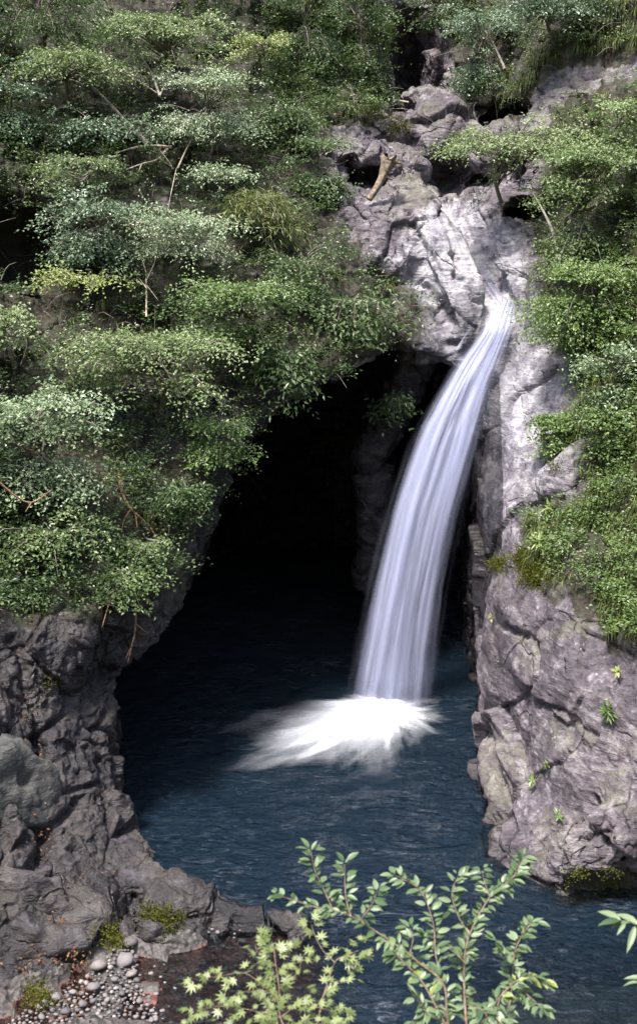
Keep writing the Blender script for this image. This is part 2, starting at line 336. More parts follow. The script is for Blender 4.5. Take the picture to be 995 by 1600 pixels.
# river bed: shallow brown shelf lower left, gravel bank at its left, deep pool elsewhere
bank = np.clip((-2.75 - XP) / 1.1, -1, 1)
bed = -0.10 + 0.30 * np.clip(bank, 0, 1) + 0.06 * np.clip(bank, -1, 0)
bed = np.where(YP > 20.9, bed - (YP - 20.9) * 1.4, bed)
bed = np.where(XP > -0.1, bed - (XP + 0.1) * 1.2, bed)
sst = lambda t: np.clip(t, 0, 1) ** 2 * (3 - 2 * np.clip(t, 0, 1))
bed = np.maximum(bed, -2.4 + 1.8 * sst((XP - .3) / 3.2) * sst((23.5 - YP) / 4.5))
def smax(a, b, k): h = np.clip(.5 + .5 * (a - b) / k, 0, 1); return b * (1 - h) + a * h + k * h * (1 - h)
V = np.empty((len(ax), len(ay), len(az)), np.float32)
for i, x in enumerate(ax):                                                   # one slab at a time
    Yg, Zg = np.meshgrid(ay, az, indexing='ij'); Xg = np.full(Yg.shape, x)
    P = np.stack([Xg, Yg, Zg], -1).astype(np.float32)
    nz = 0.50 * fbm(P * .33, 2) + 0.10 * fbm(P * 1.1 + 9, 2)
    # calmer rock beside the fall, so that the sheet hangs free
    calm = np.exp(-(((x - 5.0) / 2.6) ** 2 + ((Zg - 7.5) / 5.0) ** 2)); nz = nz * (1 - .65 * calm)
    s = (Yg - F2[i][None, :]) * .75 + nz
    void = smax(PL[i][:, None] + 0 * Zg, SE[i][None, :] + 0 * Yg, .25) + .35 * nz
    s = -smax(-s, -void, .25)
    for lst, sg in ((ADD, 1), (CUT, -1)):
        for pts, rad in lst:
            xs = [at(*q_)[0] for q_ in pts]
            if x < min(xs) - rad - .8 or x > max(xs) + rad + .8: continue
            cd = capsule(Xg, Yg, Zg, pts, rad) + .3 * nz
            s = smax(s, -cd, .3) if sg > 0 else -smax(-s, -cd, .18)
    for (px, py, Y, rx, ry, rz) in CAVES:
        c = at(px, py, Y)
        if abs(x - c[0]) > rx + 1.2: continue
        e = np.sqrt(((Xg - c[0]) / rx) ** 2 + ((Yg - c[1]) / ry) ** 2 + ((Zg - c[2]) / rz) ** 2)
        s = np.minimum(s, (e - 1) * min(rx, rz) + .15 * nz)
    s = smax(s, (bed[i][:, None] - Zg) + .12 * nz, .12)
    V[i] = s
def surface_nets(V, org, step):
    I = V > 0; nx, ny, nz = V.shape; cnt = np.zeros((nx - 1, ny - 1, nz - 1), np.int8)
    corners = [(a, b, c) for a in (0, 1) for b in (0, 1) for c in (0, 1)]
    for a, b, c in corners: cnt += I[a:nx - 1 + a, b:ny - 1 + b, c:nz - 1 + c]
    act = np.argwhere((cnt > 0) & (cnt < 8)); idx = np.full(cnt.shape, -1, np.int32); idx[tuple(act.T)] = np.arange(len(act))
    cv = np.stack([V[act[:, 0] + a, act[:, 1] + b, act[:, 2] + c] for a, b, c in corners], 1)
    acc = np.zeros((len(act), 3)); num = np.zeros(len(act))
    for p in range(8):
        for q in range(p + 1, 8):
            A, B = np.array(corners[p]), np.array(corners[q])
            if np.abs(A - B).sum() != 1: continue
            m = (cv[:, p] > 0) != (cv[:, q] > 0); t = np.where(m, cv[:, p] / (cv[:, p] - cv[:, q] + 1e-12), 0)
            acc += m[:, None] * (A + t[:, None] * (B - A)); num += m
    P = (act + acc / num[:, None]) * step + org
    faces = []
    for axis in range(3):
        sl0 = [slice(1, -1)] * 3; sl1 = [slice(1, -1)] * 3; sl0[axis] = slice(0, -1); sl1[axis] = slice(1, None)
        e = I[tuple(sl0)] != I[tuple(sl1)]; g = np.argwhere(e); u, v = (axis + 1) % 3, (axis + 2) % 3
        g = g + np.array([0 if k == axis else 1 for k in range(3)])
        du = np.eye(3, dtype=int)[u]; dv = np.eye(3, dtype=int)[v]
        q = np.stack([idx[tuple((g - du - dv).T)], idx[tuple((g - dv).T)], idx[tuple(g.T)], idx[tuple((g - du).T)]], 1)
        flip = ~I[tuple(g.T)]; q[flip] = q[flip][:, ::-1]; faces.append(q)
    return P, np.concatenate(faces)[:, ::-1]
VV, FF = surface_nets(V, np.array([ax[0], ay[0], az[0]]), STEP)
del V
def vnormals(V, F):
    n = np.cross(V[F[:, 2]] - V[F[:, 0]], V[F[:, 3]] - V[F[:, 1]]); N = np.zeros_like(V)
    for k in range(4): np.add.at(N, F[:, k], n)
    return norm(N)
if vnormals(VV, FF)[np.argmin(np.abs(VV - at(880, 1100, 25)).sum(1))][1] > 0: FF = FF[:, ::-1]
BV = BVHTree.FromPolygons([tuple(v) for v in VV.tolist()], FF.tolist())
def hit(px, py):
    d = Vector(ray(px, py)).normalized(); h = BV.ray_cast(Vector(CAMP), d)
    return (np.array(h[0]), np.array(h[1])) if h[0] is not None else (None, None)
def cast(p, d):
    h = BV.ray_cast(Vector(p), Vector(d).normalized()); return None if h[0] is None else np.array(h[0])

# where plants grow (image-region polygons, turned into points on the terrain)
VEG = {
 'left': [(-200, -80), (520, -80), (520, 180), (500, 250), (545, 420), (660, 470), (640, 530), (540, 580), (440, 650), (390, 700), (330, 780), (290, 840), (290, 900), (150, 960), (-200, 960)],
 'top': [(430, -80), (620, -80), (600, 110), (610, 170), (560, 180), (500, 200), (430, 190)],
 'topr': [(690, -80), (1150, -80), (1150, 60), (860, 90), (800, 170), (720, 150)],
 'right': [(880, 170), (1150, 60), (1150, 1010), (960, 990), (930, 930), (830, 890), (820, 800), (930, 780), (920, 690), (852, 690), (900, 640), (900, 560), (810, 480), (850, 400), (840, 330), (860, 230)],
}
def in_poly(px, py, poly): return poly_sdf(np.array([float(px)]), np.array([float(py)]), poly)[0] < 0
def sample_region(key, n, r=random.Random(5)):
    poly = VEG[key]; xs = [p[0] for p in poly]; ys = [p[1] for p in poly]; out = []
    qx = np.array([r.uniform(min(xs), max(xs)) for _ in range(n)]); qy = np.array([r.uniform(min(ys), max(ys)) for _ in range(n)])
    ok = poly_sdf(qx, qy, poly) < 0
    for x, y in zip(qx[ok], qy[ok]):
        p, nn = hit(x, y)
        if p is None: continue
        if poly_sdf(np.array([p[0]]), np.array([p[1]]), PLAN)[0] < -.25 and poly_sdf(np.array([p[0]]), np.array([p[2]]), SECT)[0] < -.15: continue
        out.append((p, nn, x, y))
    return out
SAMP = {k: sample_region(k, n) for k, n in (('left', 5200), ('top', 900), ('topr', 1300), ('right', 4300))}
# subdivide the terrain mesh once, then give it crags, strata and crevices
def subdivide(V, F):
    n = len(V); E = np.concatenate([F[:, [k, (k + 1) % 4]] for k in range(4)]); E = np.sort(E, 1)
    key = E[:, 0].astype(np.int64) * n + E[:, 1]; uk, inv = np.unique(key, return_inverse=True)
    me = (V[uk // n] + V[uk % n]) / 2; mf = V[F].mean(1); m = len(F)
    e = [n + inv[k * m:(k + 1) * m] for k in range(4)]; c = n + len(uk) + np.arange(m)
    NF = np.concatenate([np.stack([F[:, k], e[k], c, e[k - 1]], 1) for k in range(4)])
    return np.vstack([V, me, mf]), NF
VV, FF = subdivide(VV, FF)
soilpts = np.array([s[0] for k in SAMP for s in SAMP[k]])
from mathutils.kdtree import KDTree
kd = KDTree(len(soilpts))
for i, p in enumerate(soilpts): kd.insert(p, i)
kd.balance()
coarse = VV[::1]
soil = np.zeros(len(VV), np.float32)
# nearest plant distance, evaluated on a coarse lattice and looked up
lat = np.floor(VV / .4).astype(np.int64); uk, inv = np.unique(lat, axis=0, return_inverse=True); inv = inv.ravel()
ud = np.array([kd.find(tuple((u + .5) * .4))[2] for u in uk]); soil = np.clip(1.15 - ud[inv] / .55, 0, 1).astype(np.float32)
# finer faces where bare rock is seen
def cam_px(V):
    d = V - CAMP; f = d[:, 1] * CP - d[:, 2] * SP; return 497.5 + FPX * d[:, 0] / f, 800 - FPX * (d[:, 1] * SP + d[:, 2] * CP) / f
fc = VV[FF].mean(1); fx, fy = cam_px(fc); fn = np.cross(VV[FF[:, 2]] - VV[FF[:, 0]], VV[FF[:, 3]] - VV[FF[:, 1]])
fine = (fx > -40) & (fx < 1035) & (fy > 100) & (fy < 1640) & ((fn * (CAMP - fc)).sum(1) > 0) & (soil[FF].mean(1) < .45) & ~((fc[:, 1] > 31.5) & (fc[:, 2] < 8.8) & (fc[:, 0] < 3.6)) & (fc[:, 2] > -.25)
FC, FD = FF[~fine], FF[fine]; n_old = len(VV)
VV2, FD2 = subdivide(VV, FD)
soil = np.concatenate([soil, np.zeros(len(VV2) - n_old, np.float32)])
new_ud = np.clip(1.15 - np.array([0]) , 0, 1)
E_ = np.concatenate([FD[:, [k, (k + 1) % 4]] for k in range(4)]); E_ = np.sort(E_, 1); uk_ = np.unique(E_[:, 0].astype(np.int64) * n_old + E_[:, 1])
soil[n_old:n_old + len(uk_)] = (soil[uk_ // n_old] + soil[uk_ % n_old]) / 2; soil[n_old + len(uk_):] = soil[FD].mean(1)
VV, FF = VV2, np.concatenate([FC, FD2])
NN = vnormals(VV, FF)
P = VV.astype(np.float32)
f1, e1 = worley_facets(P * np.array([.5, .5, .62]) + .10 * fbm(P * .7, 2)[:, None]); f2, e2 = worley_facets(P * np.array([1.5, 1.5, 1.1]) + .12 * fbm(P * 1.5 + 4, 2)[:, None] + 5)
f3, e3 = worley_facets(P * 4.2 + .15 * fbm(P * 4 + 4, 2)[:, None] + 9)
Ps = P @ np.array([[.35, 0, -.94], [0, 1, 0], [.94, 0, .35]], np.float32)             # steep water-worn flutes, leaning with the fall
strata = vnoise(np.stack([Ps[:, 0] * .45, Ps[:, 1] * 1.2, Ps[:, 2] * 2.2], 1)) * .5 + vnoise(np.stack([Ps[:, 0] * .9, Ps[:, 1] * 2, Ps[:, 2] * 6], 1)) * .22
crag = np.clip(.55 + .9 * fbm(P * .25 + 40, 2), .15, 1.2) + .45 * ((VV[:, 0] < -2) & (VV[:, 2] < 6)) + .5 * np.clip((VV[:, 2] - 14) / 2, 0, 1)
disp = .26 * f1 + .12 * f2 * crag + .045 * f3 * crag + .11 * strata + .03 * fbm(P * 3.5, 4) - .11 * np.exp(-(e1 / .035) ** 2) * crag - .03 * np.exp(-(e2 / .03) ** 2) * crag - .02 * np.exp(-(e3 / .04) ** 2) * crag
polish = np.exp(-(((VV[:, 0] - 4.5) / 1.8) ** 2 + ((VV[:, 2] - 9.5) / 4.) ** 2))          # water-worn rock near the lip
fd = norm(at(715, 520, 34.2) - at(625, 290, 37.4)); Pq = VV - (VV @ fd)[:, None] * fd * .88
pol2 = np.exp(-(((VV[:, 0] - 4.0) / 1.9) ** 2 + ((VV[:, 2] - 11.9) / 1.7) ** 2) ** 2); polish = np.maximum(polish, pol2)
disp = disp * (1 - .8 * polish) + pol2 * (.16 * fbm(Pq * 1.3 + 30, 3) - .16 * np.abs(fbm(Pq * 2.2 + 11, 3)))
disp = disp * np.where(VV[:, 2] < -.05, .4, 1)
CREV = [([(793, 645), (800, 628), (825, 608), (850, 595), (868, 580)], .10, .22), ([(690, 470), (700, 500), (703, 540), (700, 575)], .14, .4), ([(655, 440), (680, 470), (690, 500)], .12, .25),
        ([(705, 400), (722, 440), (745, 475)], .10, .25), ([(640, 330), (655, 390), (650, 430)], .1, .2), ([(20, 1000), (40, 1080), (65, 1150), (70, 1200)], .12, .25), ([(-20, 1190), (40, 1240), (75, 1300), (60, 1350), (10, 1385), (-40, 1390)], .16, .4),
        ([(75, 1300), (110, 1270), (125, 1250)], .10, .25), ([(85, 1370), (100, 1440), (120, 1500), (140, 1550)], .15, .35), ([(800, 980), (830, 1010), (835, 1060), (815, 1080)], .10, .2), ([(735, 930), (745, 980), (730, 1020)], .12, .25),
        ([(830, 1100), (880, 1110), (930, 1150)], .07, .15), ([(770, 1180), (790, 1240), (780, 1290)], .12, .25), ([(920, 1240), (940, 1290), (960, 1330)], .06, .12), ([(850, 950), (835, 900), (800, 880)], .1, .2), ([(150, 1000), (190, 1030), (200, 1060)], .1, .25)]
for pts, wd, dep in CREV:
    W3 = [hit(x, y)[0] for x, y in pts]; W3 = np.array([q for q in W3 if q is not None]); W3 = spline(W3, 24)
    box = ((VV > W3.min(0) - .6) & (VV < W3.max(0) + .6)).all(1); ii = np.where(box)[0]
    if len(ii) == 0: continue
    jit = fbm(VV[ii] * 3, 2)[:, None] * .08
    d = np.min(np.linalg.norm((VV[ii] + jit)[:, None] - W3[None], axis=2), axis=1); disp[ii] -= dep * np.exp(-(d / wd) ** 2)
VV = VV + NN * disp[:, None]
# wetness around the fall and waterline; in the cave it also paints in shade
fallc = np.array([at(660, 700, 32.3), at(620, 900, 31.8), at(700, 600, 32.9), at(760, 520, 33.2), at(735, 700, 32.6), at(720, 850, 32.2), at(705, 980, 31.5)])
dw = np.full(len(VV), 99.)
for q_ in fallc: dw = np.minimum(dw, np.linalg.norm(VV - q_, axis=1))
wet = np.clip(1.35 - dw / 1.35, 0, 1)
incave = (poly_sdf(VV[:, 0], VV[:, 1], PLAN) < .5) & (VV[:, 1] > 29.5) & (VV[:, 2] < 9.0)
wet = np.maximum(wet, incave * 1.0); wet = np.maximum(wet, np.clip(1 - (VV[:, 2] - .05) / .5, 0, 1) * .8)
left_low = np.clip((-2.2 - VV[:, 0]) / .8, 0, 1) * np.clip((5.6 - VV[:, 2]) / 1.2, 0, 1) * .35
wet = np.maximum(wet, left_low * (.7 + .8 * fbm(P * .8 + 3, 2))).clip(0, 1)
soil = soil * (wet < .8)
NN2 = None
# split the one solid into its cliffs
cx = VV[FF].mean(1)
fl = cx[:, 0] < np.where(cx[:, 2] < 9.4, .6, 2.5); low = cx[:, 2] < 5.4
is_bed = (cx[:, 1] < 21.6) & (cx[:, 2] < 0.32) & (cx[:, 0] < 20) & ((PL[np.clip(((cx[:, 0] - ax[0]) / STEP).astype(int), 0, len(ax) - 1), np.clip(((cx[:, 1] - ay[0]) / STEP).astype(int), 0, len(ay) - 1)] < -.25) | ((cx[:, 1] < 20.6) & (cx[:, 2] < .3)) | (cx[:, 2] < -.1))
def part_mesh(name, mask, mat):
    f = FF[mask]; u, inv = np.unique(f, return_inverse=True)
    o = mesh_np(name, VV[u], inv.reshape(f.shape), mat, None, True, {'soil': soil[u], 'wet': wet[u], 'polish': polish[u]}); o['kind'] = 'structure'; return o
def bed_material():
    m = M('river_bed'); pos = m.n('NewGeometry').outputs['Position']
    f = m.noise(pos, 3, 6, .7); g = m.n('TexVoronoi', Vector=pos, Scale=9.).outputs['Distance']; z = m.n('SeparateXYZ', Vector=pos).outputs[2]
    c = m.mix(f, (0.06, 0.020, 0.016), (0.17, 0.065, 0.05))
    c = m.mix(m.ramp(g, [(.05, .75), (.3, 0.)]), c, m.mix(f, (0.10, 0.07, 0.06), (0.3, 0.2, 0.16)))
    dry = m.ramp(m.math('ADD', z, m.math('MULTIPLY', m.math('SUBTRACT', f, .5), .15)), [(-.04, 0.), (.03, 1.)])
    c = m.mix(dry, c, m.mix(f, (0.03, 0.026, 0.025), (0.09, 0.08, 0.076)))
    c = m.mix(m.ramp(z, [(0., 1.), (.02, 1.)]) if False else m.ramp(m.math('MULTIPLY', z, -1.), [(.3, 0.), (.7, 1.)]), c, m.mix(f, (0.11, 0.13, 0.11), (0.24, 0.26, 0.22)))
    bp = m.n('Bump', Strength=.7, Distance=.05, Height=m.math('ADD', f, g)).outputs[0]
    return m.surf(m.n('BsdfPrincipled', Base__Color=c, Roughness=.6, Normal=bp).outputs[0])
part_mesh('riverbed', is_bed, bed_material())
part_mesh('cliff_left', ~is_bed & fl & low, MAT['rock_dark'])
part_mesh('hillside_left', ~is_bed & fl & ~low, MAT['rock'])
part_mesh('cliff_right', ~is_bed & ~fl & (cx[:, 2] < 11.2), MAT['rock'])
part_mesh('upper_gorge', ~is_bed & ~fl & (cx[:, 2] >= 11.2), MAT['rock'])

# the wider valley: bank under the camera, unseen rise behind it added to block low sky, slopes beyond both sides
gx = np.concatenate([np.linspace(-160, -15, 30), np.linspace(-13.6, 13.6, 34), np.linspace(15, 160, 30)]); gy = np.concatenate([np.linspace(-160, 0, 36), np.linspace(1, 17, 22), np.linspace(18.5, 51, 14), np.linspace(53, 200, 24)])
GX, GY = np.meshgrid(gx, gy, indexing='ij')
near = np.interp(GY, [-160, -60, -8, -1, 1.5, 5, 12, 16, 17], [110, 52, 17, 12.5, 12.3, 8.6, 2.2, -1.2, -3])
far = np.interp(GY, [16, 18, 51, 53, 80, 200], [-3, -3, -3, 23, 40, 90])
h = np.where(GY < 16.5, near, far); side = np.clip((np.abs(GX) - 13.7) * 1.1, 0, None)
side_h = np.where(np.abs(GX) > 14.2, np.clip(-2 + (np.abs(GX) - 14) * .75 + np.clip((GY - 18) * .5, 0, 22) * (GX * 0 + 1), -3, 90), -3)
h = np.where(GY < 16.5, np.maximum(near, np.where((GX > 14) & (GY > 8), -3, -3)), np.maximum(h, np.where(np.abs(GX) > 14.2, side_h, h)))
h = h + np.where((np.abs(GX) < 14.2) & (GY > 16), 0, .5 * fbm(np.stack([GX * .25, GY * .25, GX * 0], -1), 4))
gi = np.arange(len(gx) * len(gy)).reshape(len(gx), len(gy))
q = np.stack([gi[:-1, :-1], gi[1:, :-1], gi[1:, 1:], gi[:-1, 1:]], -1).reshape(-1, 4)
vm = M('forest_floor'); pos = vm.n('NewGeometry').outputs['Position']
vmat = vm.surf(vm.n('BsdfPrincipled', Base__Color=vm.mix(vm.noise(pos, .9, 7, .7), (0.02, 0.03, 0.01), (0.06, 0.075, 0.025)), Roughness=.9).outputs[0])
tag(mesh_np('terrain', np.stack([GX, GY, h], -1).reshape(-1, 3), q, vmat), kind='structure')
def near_z(x, y): return float(np.interp(y, [-160, -60, -8, -1, 1.5, 5, 12, 16, 17], [110, 52, 17, 12.5, 12.3, 8.6, 2.2, -1.2, -3]))

# ------------------------------------------------------------------ water
def water_material(name, deep, tint, opac, bump=0.5, rough=.08):
    m = M(name); pos = m.n('NewGeometry').outputs['Position']
    d = m.n('VectorMath', _operation='DISTANCE', i0=pos, i1=(1.9, 31.5, 0)).outputs['Value']
    mp = m.n('Mapping', Vector=pos, Scale=(.8, 1.5, 1), Rotation=(0, 0, -.25)).outputs[0]
    n1 = m.noise(mp, 1.5, 4, .6, 1.2); n2 = m.noise(mp, 4.5, 4, .6, .8)
    amp = m.ramp(m.math('DIVIDE', d, 18), [(0., 1.), (.4, .8), (.75, .6), (1., .4)])
    h = m.math('MULTIPLY', m.math('ADD', n1, m.math('MULTIPLY', n2, .6)), amp)
    bp = m.n('Bump', Strength=bump, Distance=1.6, Height=h).outputs[0]
    sp = m.n('SeparateXYZ', Vector=pos); yv = sp.outputs[1]
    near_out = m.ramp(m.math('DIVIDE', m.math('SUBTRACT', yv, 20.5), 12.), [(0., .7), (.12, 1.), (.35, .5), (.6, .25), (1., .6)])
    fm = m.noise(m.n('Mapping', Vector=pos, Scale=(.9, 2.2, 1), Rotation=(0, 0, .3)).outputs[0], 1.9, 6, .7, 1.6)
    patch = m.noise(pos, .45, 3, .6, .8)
    foam_sheen = m.math('MULTIPLY', m.math('MULTIPLY', m.ramp(fm, [(.52, 0.), (.72, .55)]), near_out), m.ramp(patch, [(.42, 0.), (.62, 1.)]))  # drifting foam, with pale ripple reflections painted into the water colour
    dcol = m.mix(foam_sheen, deep, (0.34, 0.38, 0.46))
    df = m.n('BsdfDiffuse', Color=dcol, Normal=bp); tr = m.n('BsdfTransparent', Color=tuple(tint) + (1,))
    op = m.math('SUBTRACT', 1.0, m.math('POWER', 2.718, m.math('MULTIPLY', m.attr('depth').outputs['Fac'], -1.3)))
    body = m.n('MixShader', i0=m.math('MULTIPLY', op, opac), i1=tr.outputs[0], i2=df.outputs[0])
    gl = m.n('BsdfGlossy', Roughness=rough, Normal=bp); fr = m.n('Fresnel', IOR=1.33, Normal=bp).outputs[0]
    return m.surf(m.n('MixShader', i0=fr, i1=body.outputs[0], i2=gl.outputs[0]).outputs[0])
def depth_at(x, y):
    h_ = BV.ray_cast(Vector((x, y, 3.0)) if False else Vector((x, y, .02)), Vector((0, 0, -1))); return 0.0 if h_[0] is None else max(0., -h_[0].z)
def sheet(name, x0, x1, y0, y1, n, mat, z, amp):
    xs = np.linspace(x0, x1, n); ys = np.linspace(y0, y1, n); A, B = np.meshgrid(xs, ys, indexing='ij')
    Zs = z + amp * fbm(np.stack([A * .7, B * 1.1, A * 0], -1), 3)
    gi = np.arange(n * n).reshape(n, n); q = np.stack([gi[:-1, :-1], gi[1:, :-1], gi[1:, 1:], gi[:-1, 1:]], -1).reshape(-1, 4)
    dep = np.array([depth_at(a, b) for a, b in zip(A.ravel(), B.ravel())])
    return tag(mesh_np(name, np.stack([A, B, Zs], -1).reshape(-1, 3), q, mat, None, True, {'depth': dep}), kind='structure')
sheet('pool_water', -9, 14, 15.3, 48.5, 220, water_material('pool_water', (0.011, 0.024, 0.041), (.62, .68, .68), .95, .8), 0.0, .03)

# ------------------------------------------------------------------ waterfall
def fall_material(name, lo, hi, seed, base=0.0, col=(0.61, 0.64, 0.86)):
    m = M(name); uv = m.attr('uvw').outputs['Vector']; sx = m.n('SeparateXYZ', Vector=uv); u, v = sx.outputs[0], sx.outputs[1]
    uw = m.math('MULTIPLY', m.math('SUBTRACT', m.noise(m.n('Mapping', Vector=uv, Scale=(3, .8, 1), Location=(seed, 0, 3)).outputs[0], 1., 3), .5), .16)
    uv = m.n('CombineXYZ', i0=m.math('ADD', u, uw), i1=v).outputs[0]; u = m.math('ADD', u, uw)
    mp = m.n('Mapping', Vector=uv, Scale=(6, .38, 1), Location=(seed, seed * .3, seed)).outputs[0]
    mp2 = m.n('Mapping', Vector=uv, Scale=(26, .55, 1), Location=(seed * 2, 0, seed)).outputs[0]
    n1 = m.noise(mp, 1., 3, .55, .15); n2 = m.noise(mp2, 1., 3, .6)
    s = m.math('ADD', m.math('MULTIPLY', n1, .76), m.math('MULTIPLY', n2, .24))
    a = m.ramp(s, [(lo, base), (hi, 1.)])
    edge = m.math('MULTIPLY', m.ramp(u, [(0.02, 0.), (.22, 1.), (.78, 1.), (.98, 0.)], 'EASE'), m.ramp(m.math('DIVIDE', v, 6.), [(0., .1), (.06, 1.), (.45, 1.), (.8, .82), (.95, .72), (1., .3)]))
    lefttop = m.ramp(m.math('ADD', u, m.math('MULTIPLY', v, .55)), [(.1, .25), (.7, 1.)])
    edge = m.math('MULTIPLY', edge, lefttop)
    a = m.math('MULTIPLY', a, edge)
    bp = m.n('Bump', Strength=.35, Distance=.12, Height=s).outputs[0]
    df = m.n('BsdfPrincipled', Base__Color=tuple(col) + (1,), Roughness=.45, Normal=bp); tl = m.n('BsdfTranslucent', Color=tuple(col) + (1,))
    b = m.n('MixShader', i0=.3, i1=df.outputs[0], i2=tl.outputs[0])
    return m.surf(m.n('MixShader', i0=a, i1=m.n('BsdfTransparent').outputs[0], i2=b.outputs[0]).outputs[0])
PROF = [(468, 778, 809, 33.5), (500, 758, 804, 33.25), (520, 750, 798, 33.05), (560, 720, 785, 32.85), (600, 694, 771, 32.65), (650, 665, 757, 32.4), (700, 641, 745, 32.2), (800, 607, 718, 31.9), (900, 583, 698, 31.7), (1000, 562, 685, 31.55), (1112, 541, 675, 31.45)]
LL = spline([at(l - (rr - l) * .03, r, Y) for r, l, rr, Y in PROF], 110); RR = spline([at(rr + (rr - l) * .02, r, Y + .15) for r, l, rr, Y in PROF], 110)
def fall_sheet(off, nu=46, inset=0.0, bulge=.22, seed=0.):
    u = np.linspace(inset, 1 - inset, nu); nv = len(LL); t = np.linspace(0, 1, nv)
    Vv = LL[:, None] * (1 - u[None, :, None]) + RR[:, None] * u[None, :, None]
    U, T = np.meshgrid((u - inset) / (1 - 2 * inset), t)
    flute = .05 * fbm(np.stack([U * 11 + seed, T * 1.2, U * 0 + seed], -1), 3)
    Vv[..., 1] -= bulge * np.sin(math.pi * U) * (.35 + .65 * T) + off + flute
    gi = np.arange(nu * nv).reshape(nv, nu); q = np.stack([gi[:-1, :-1], gi[1:, :-1], gi[1:, 1:], gi[:-1, 1:]], -1).reshape(-1, 4)
    return Vv.reshape(-1, 3), q, np.stack([U, T * 6, U * 0], -1).reshape(-1, 3)
base_f = atz(608, 1108)
wf = tag(empty('waterfall', base_f), 'silky white waterfall curving from the rock lip down into the dark pool', 'waterfall')
for off, inset, seed, lo, hi, b, nm in ((-.30, .03, 1.3, .34, .62, .25, 'back_veil'), (0., .0, 4.1, .40, .70, .06, 'water_veil'), (.14, .02, 7.7, .48, .80, .0, 'front_strand'), (.05, -.09, 11.2, .42, .95, .0, 'mist_veil'), (.22, .05, 15.3, .52, .82, .0, 'front_strand')):
    Vv, q, uv = fall_sheet(off, inset=inset, seed=seed)
    mesh_np(nm, Vv - base_f, q, fall_material('falling_' + nm, lo, hi, seed, b), wf, True, {'uvw': uv})
def strand(name, pts, wpx, parent, org, mat):
    L = spline([at(x - wpx / 2, y, Y) for x, y, Y in pts], 40); R = spline([at(x + wpx / 2, y, Y) for x, y, Y in pts], 40); nu = 6
    u = np.linspace(0, 1, nu); Vv = L[:, None] * (1 - u[None, :, None]) + R[:, None] * u[None, :, None]; U, T = np.meshgrid(u, np.linspace(0, 1, 40))
    Vv[..., 1] -= .06 * np.sin(math.pi * U); gi = np.arange(nu * 40).reshape(40, nu)
    q = np.stack([gi[:-1, :-1], gi[1:, :-1], gi[1:, 1:], gi[:-1, 1:]], -1).reshape(-1, 4)
    return mesh_np(name, Vv.reshape(-1, 3) - org, q, mat, parent, True, {'uvw': np.stack([U, T * 2, U * 0], -1).reshape(-1, 3)})
SM = fall_material('thin_trickle', .40, .75, 2.2, .0)
# splash: overlapping low sprays thrown out over the pool from the foot of the fall
def splash_material():
    m = M('splash_foam'); uv = m.attr('uvw').outputs['Vector']; sx = m.n('SeparateXYZ', Vector=uv); r, th = sx.outputs[0], sx.outputs[1]
    n1 = m.n('TexNoise', Vector=m.n('Mapping', Vector=uv, Scale=(1.2, 7, 1)).outputs[0], Scale=1., Detail=5, Roughness=.62).outputs[0]
    n2 = m.n('TexNoise', Vector=m.n('Mapping', Vector=uv, Scale=(3.0, 5, 1)).outputs[0], Scale=1., Detail=4).outputs[0]
    x = m.math('ADD', m.math('MULTIPLY', m.math('SUBTRACT', n1, .5), 1.3), m.math('MULTIPLY', m.math('SUBTRACT', n2, .5), .9))
    x = m.math('SUBTRACT', m.math('ADD', x, .86), r)
    a = m.ramp(x, [(0.0, 0.), (.3, .16), (.65, .6), (.95, 1.)], 'EASE')
    a = m.math('MULTIPLY', a, m.ramp(r, [(.0, 1.), (.7, .8), (1., 0.)]))
    df = m.n('BsdfDiffuse', Color=(.84, .87, .95, 1)); tl = m.n('BsdfTranslucent', Color=(.84, .87, .95, 1)); b = m.n('MixShader', i0=.3, i1=df.outputs[0], i2=tl.outputs[0])
    return m.surf(m.n('MixShader', i0=a, i1=m.n('BsdfTransparent').outputs[0], i2=b.outputs[0]).outputs[0])
SPM = splash_material()
def splash(name, c, rx, ry, height, seed, ext):
    nr, nth = 26, 120; r = np.linspace(.0, 1, nr); th = np.linspace(0, 2 * math.pi, nth)
    T, Rr = np.meshgrid(th, r, indexing='ij'); k = np.interp(T, *ext) * (1 + .22 * fbm(np.stack([np.cos(T) * 3 + seed, np.sin(T) * 3, T * 0], -1), 3))
    Xs = np.cos(T) * Rr * rx * k; Ys = np.sin(T) * Rr * ry * k
    Zs = .035 + height * (1 - Rr ** 2) ** 2 * (1 + .5 * fbm(np.stack([Xs * 1.4 + seed, Ys * 1.4, Rr * 0], -1), 4))
    gi = np.arange(nr * nth).reshape(nth, nr); q = np.stack([gi[:-1, :-1], gi[1:, :-1], gi[1:, 1:], gi[:-1, 1:]], -1).reshape(-1, 4)
    V3 = np.stack([Xs, Ys, Zs], -1).reshape(-1, 3) + (np.asarray(c) - base_f)
    return mesh_np(name, V3, q, SPM, wf, True, {'uvw': np.stack([Rr, T / 6.2832 * 3 + seed, Rr * 0 + seed], -1).reshape(-1, 3)})
EXT = (np.array([0, .7, 1.57, 2.5, 2.9, 3.2, 3.55, 4.02, 4.4, 4.55, 4.8, 5.13, 5.64, 6.283]), np.array([1.25, 1.1, 1.0, 1.5, 2.5, 3.7, 4.4, 4.1, 3.9, 3.4, 2.4, 1.9, 1.6, 1.25]))
for i, (sx, hr, hh) in enumerate(((-.1, 1.3, .01), (.05, 1.05, .02), (0, .98, .05), (-.2, .88, .09), (-.3, .72, .13), (.0, .6, .17), (-.2, .6, .18), (.05, .5, .26))):
    splash('splash', base_f + np.array([sx, -.1, .012 * i]), hr, hr, hh, 3.1 * i + 1, EXT)

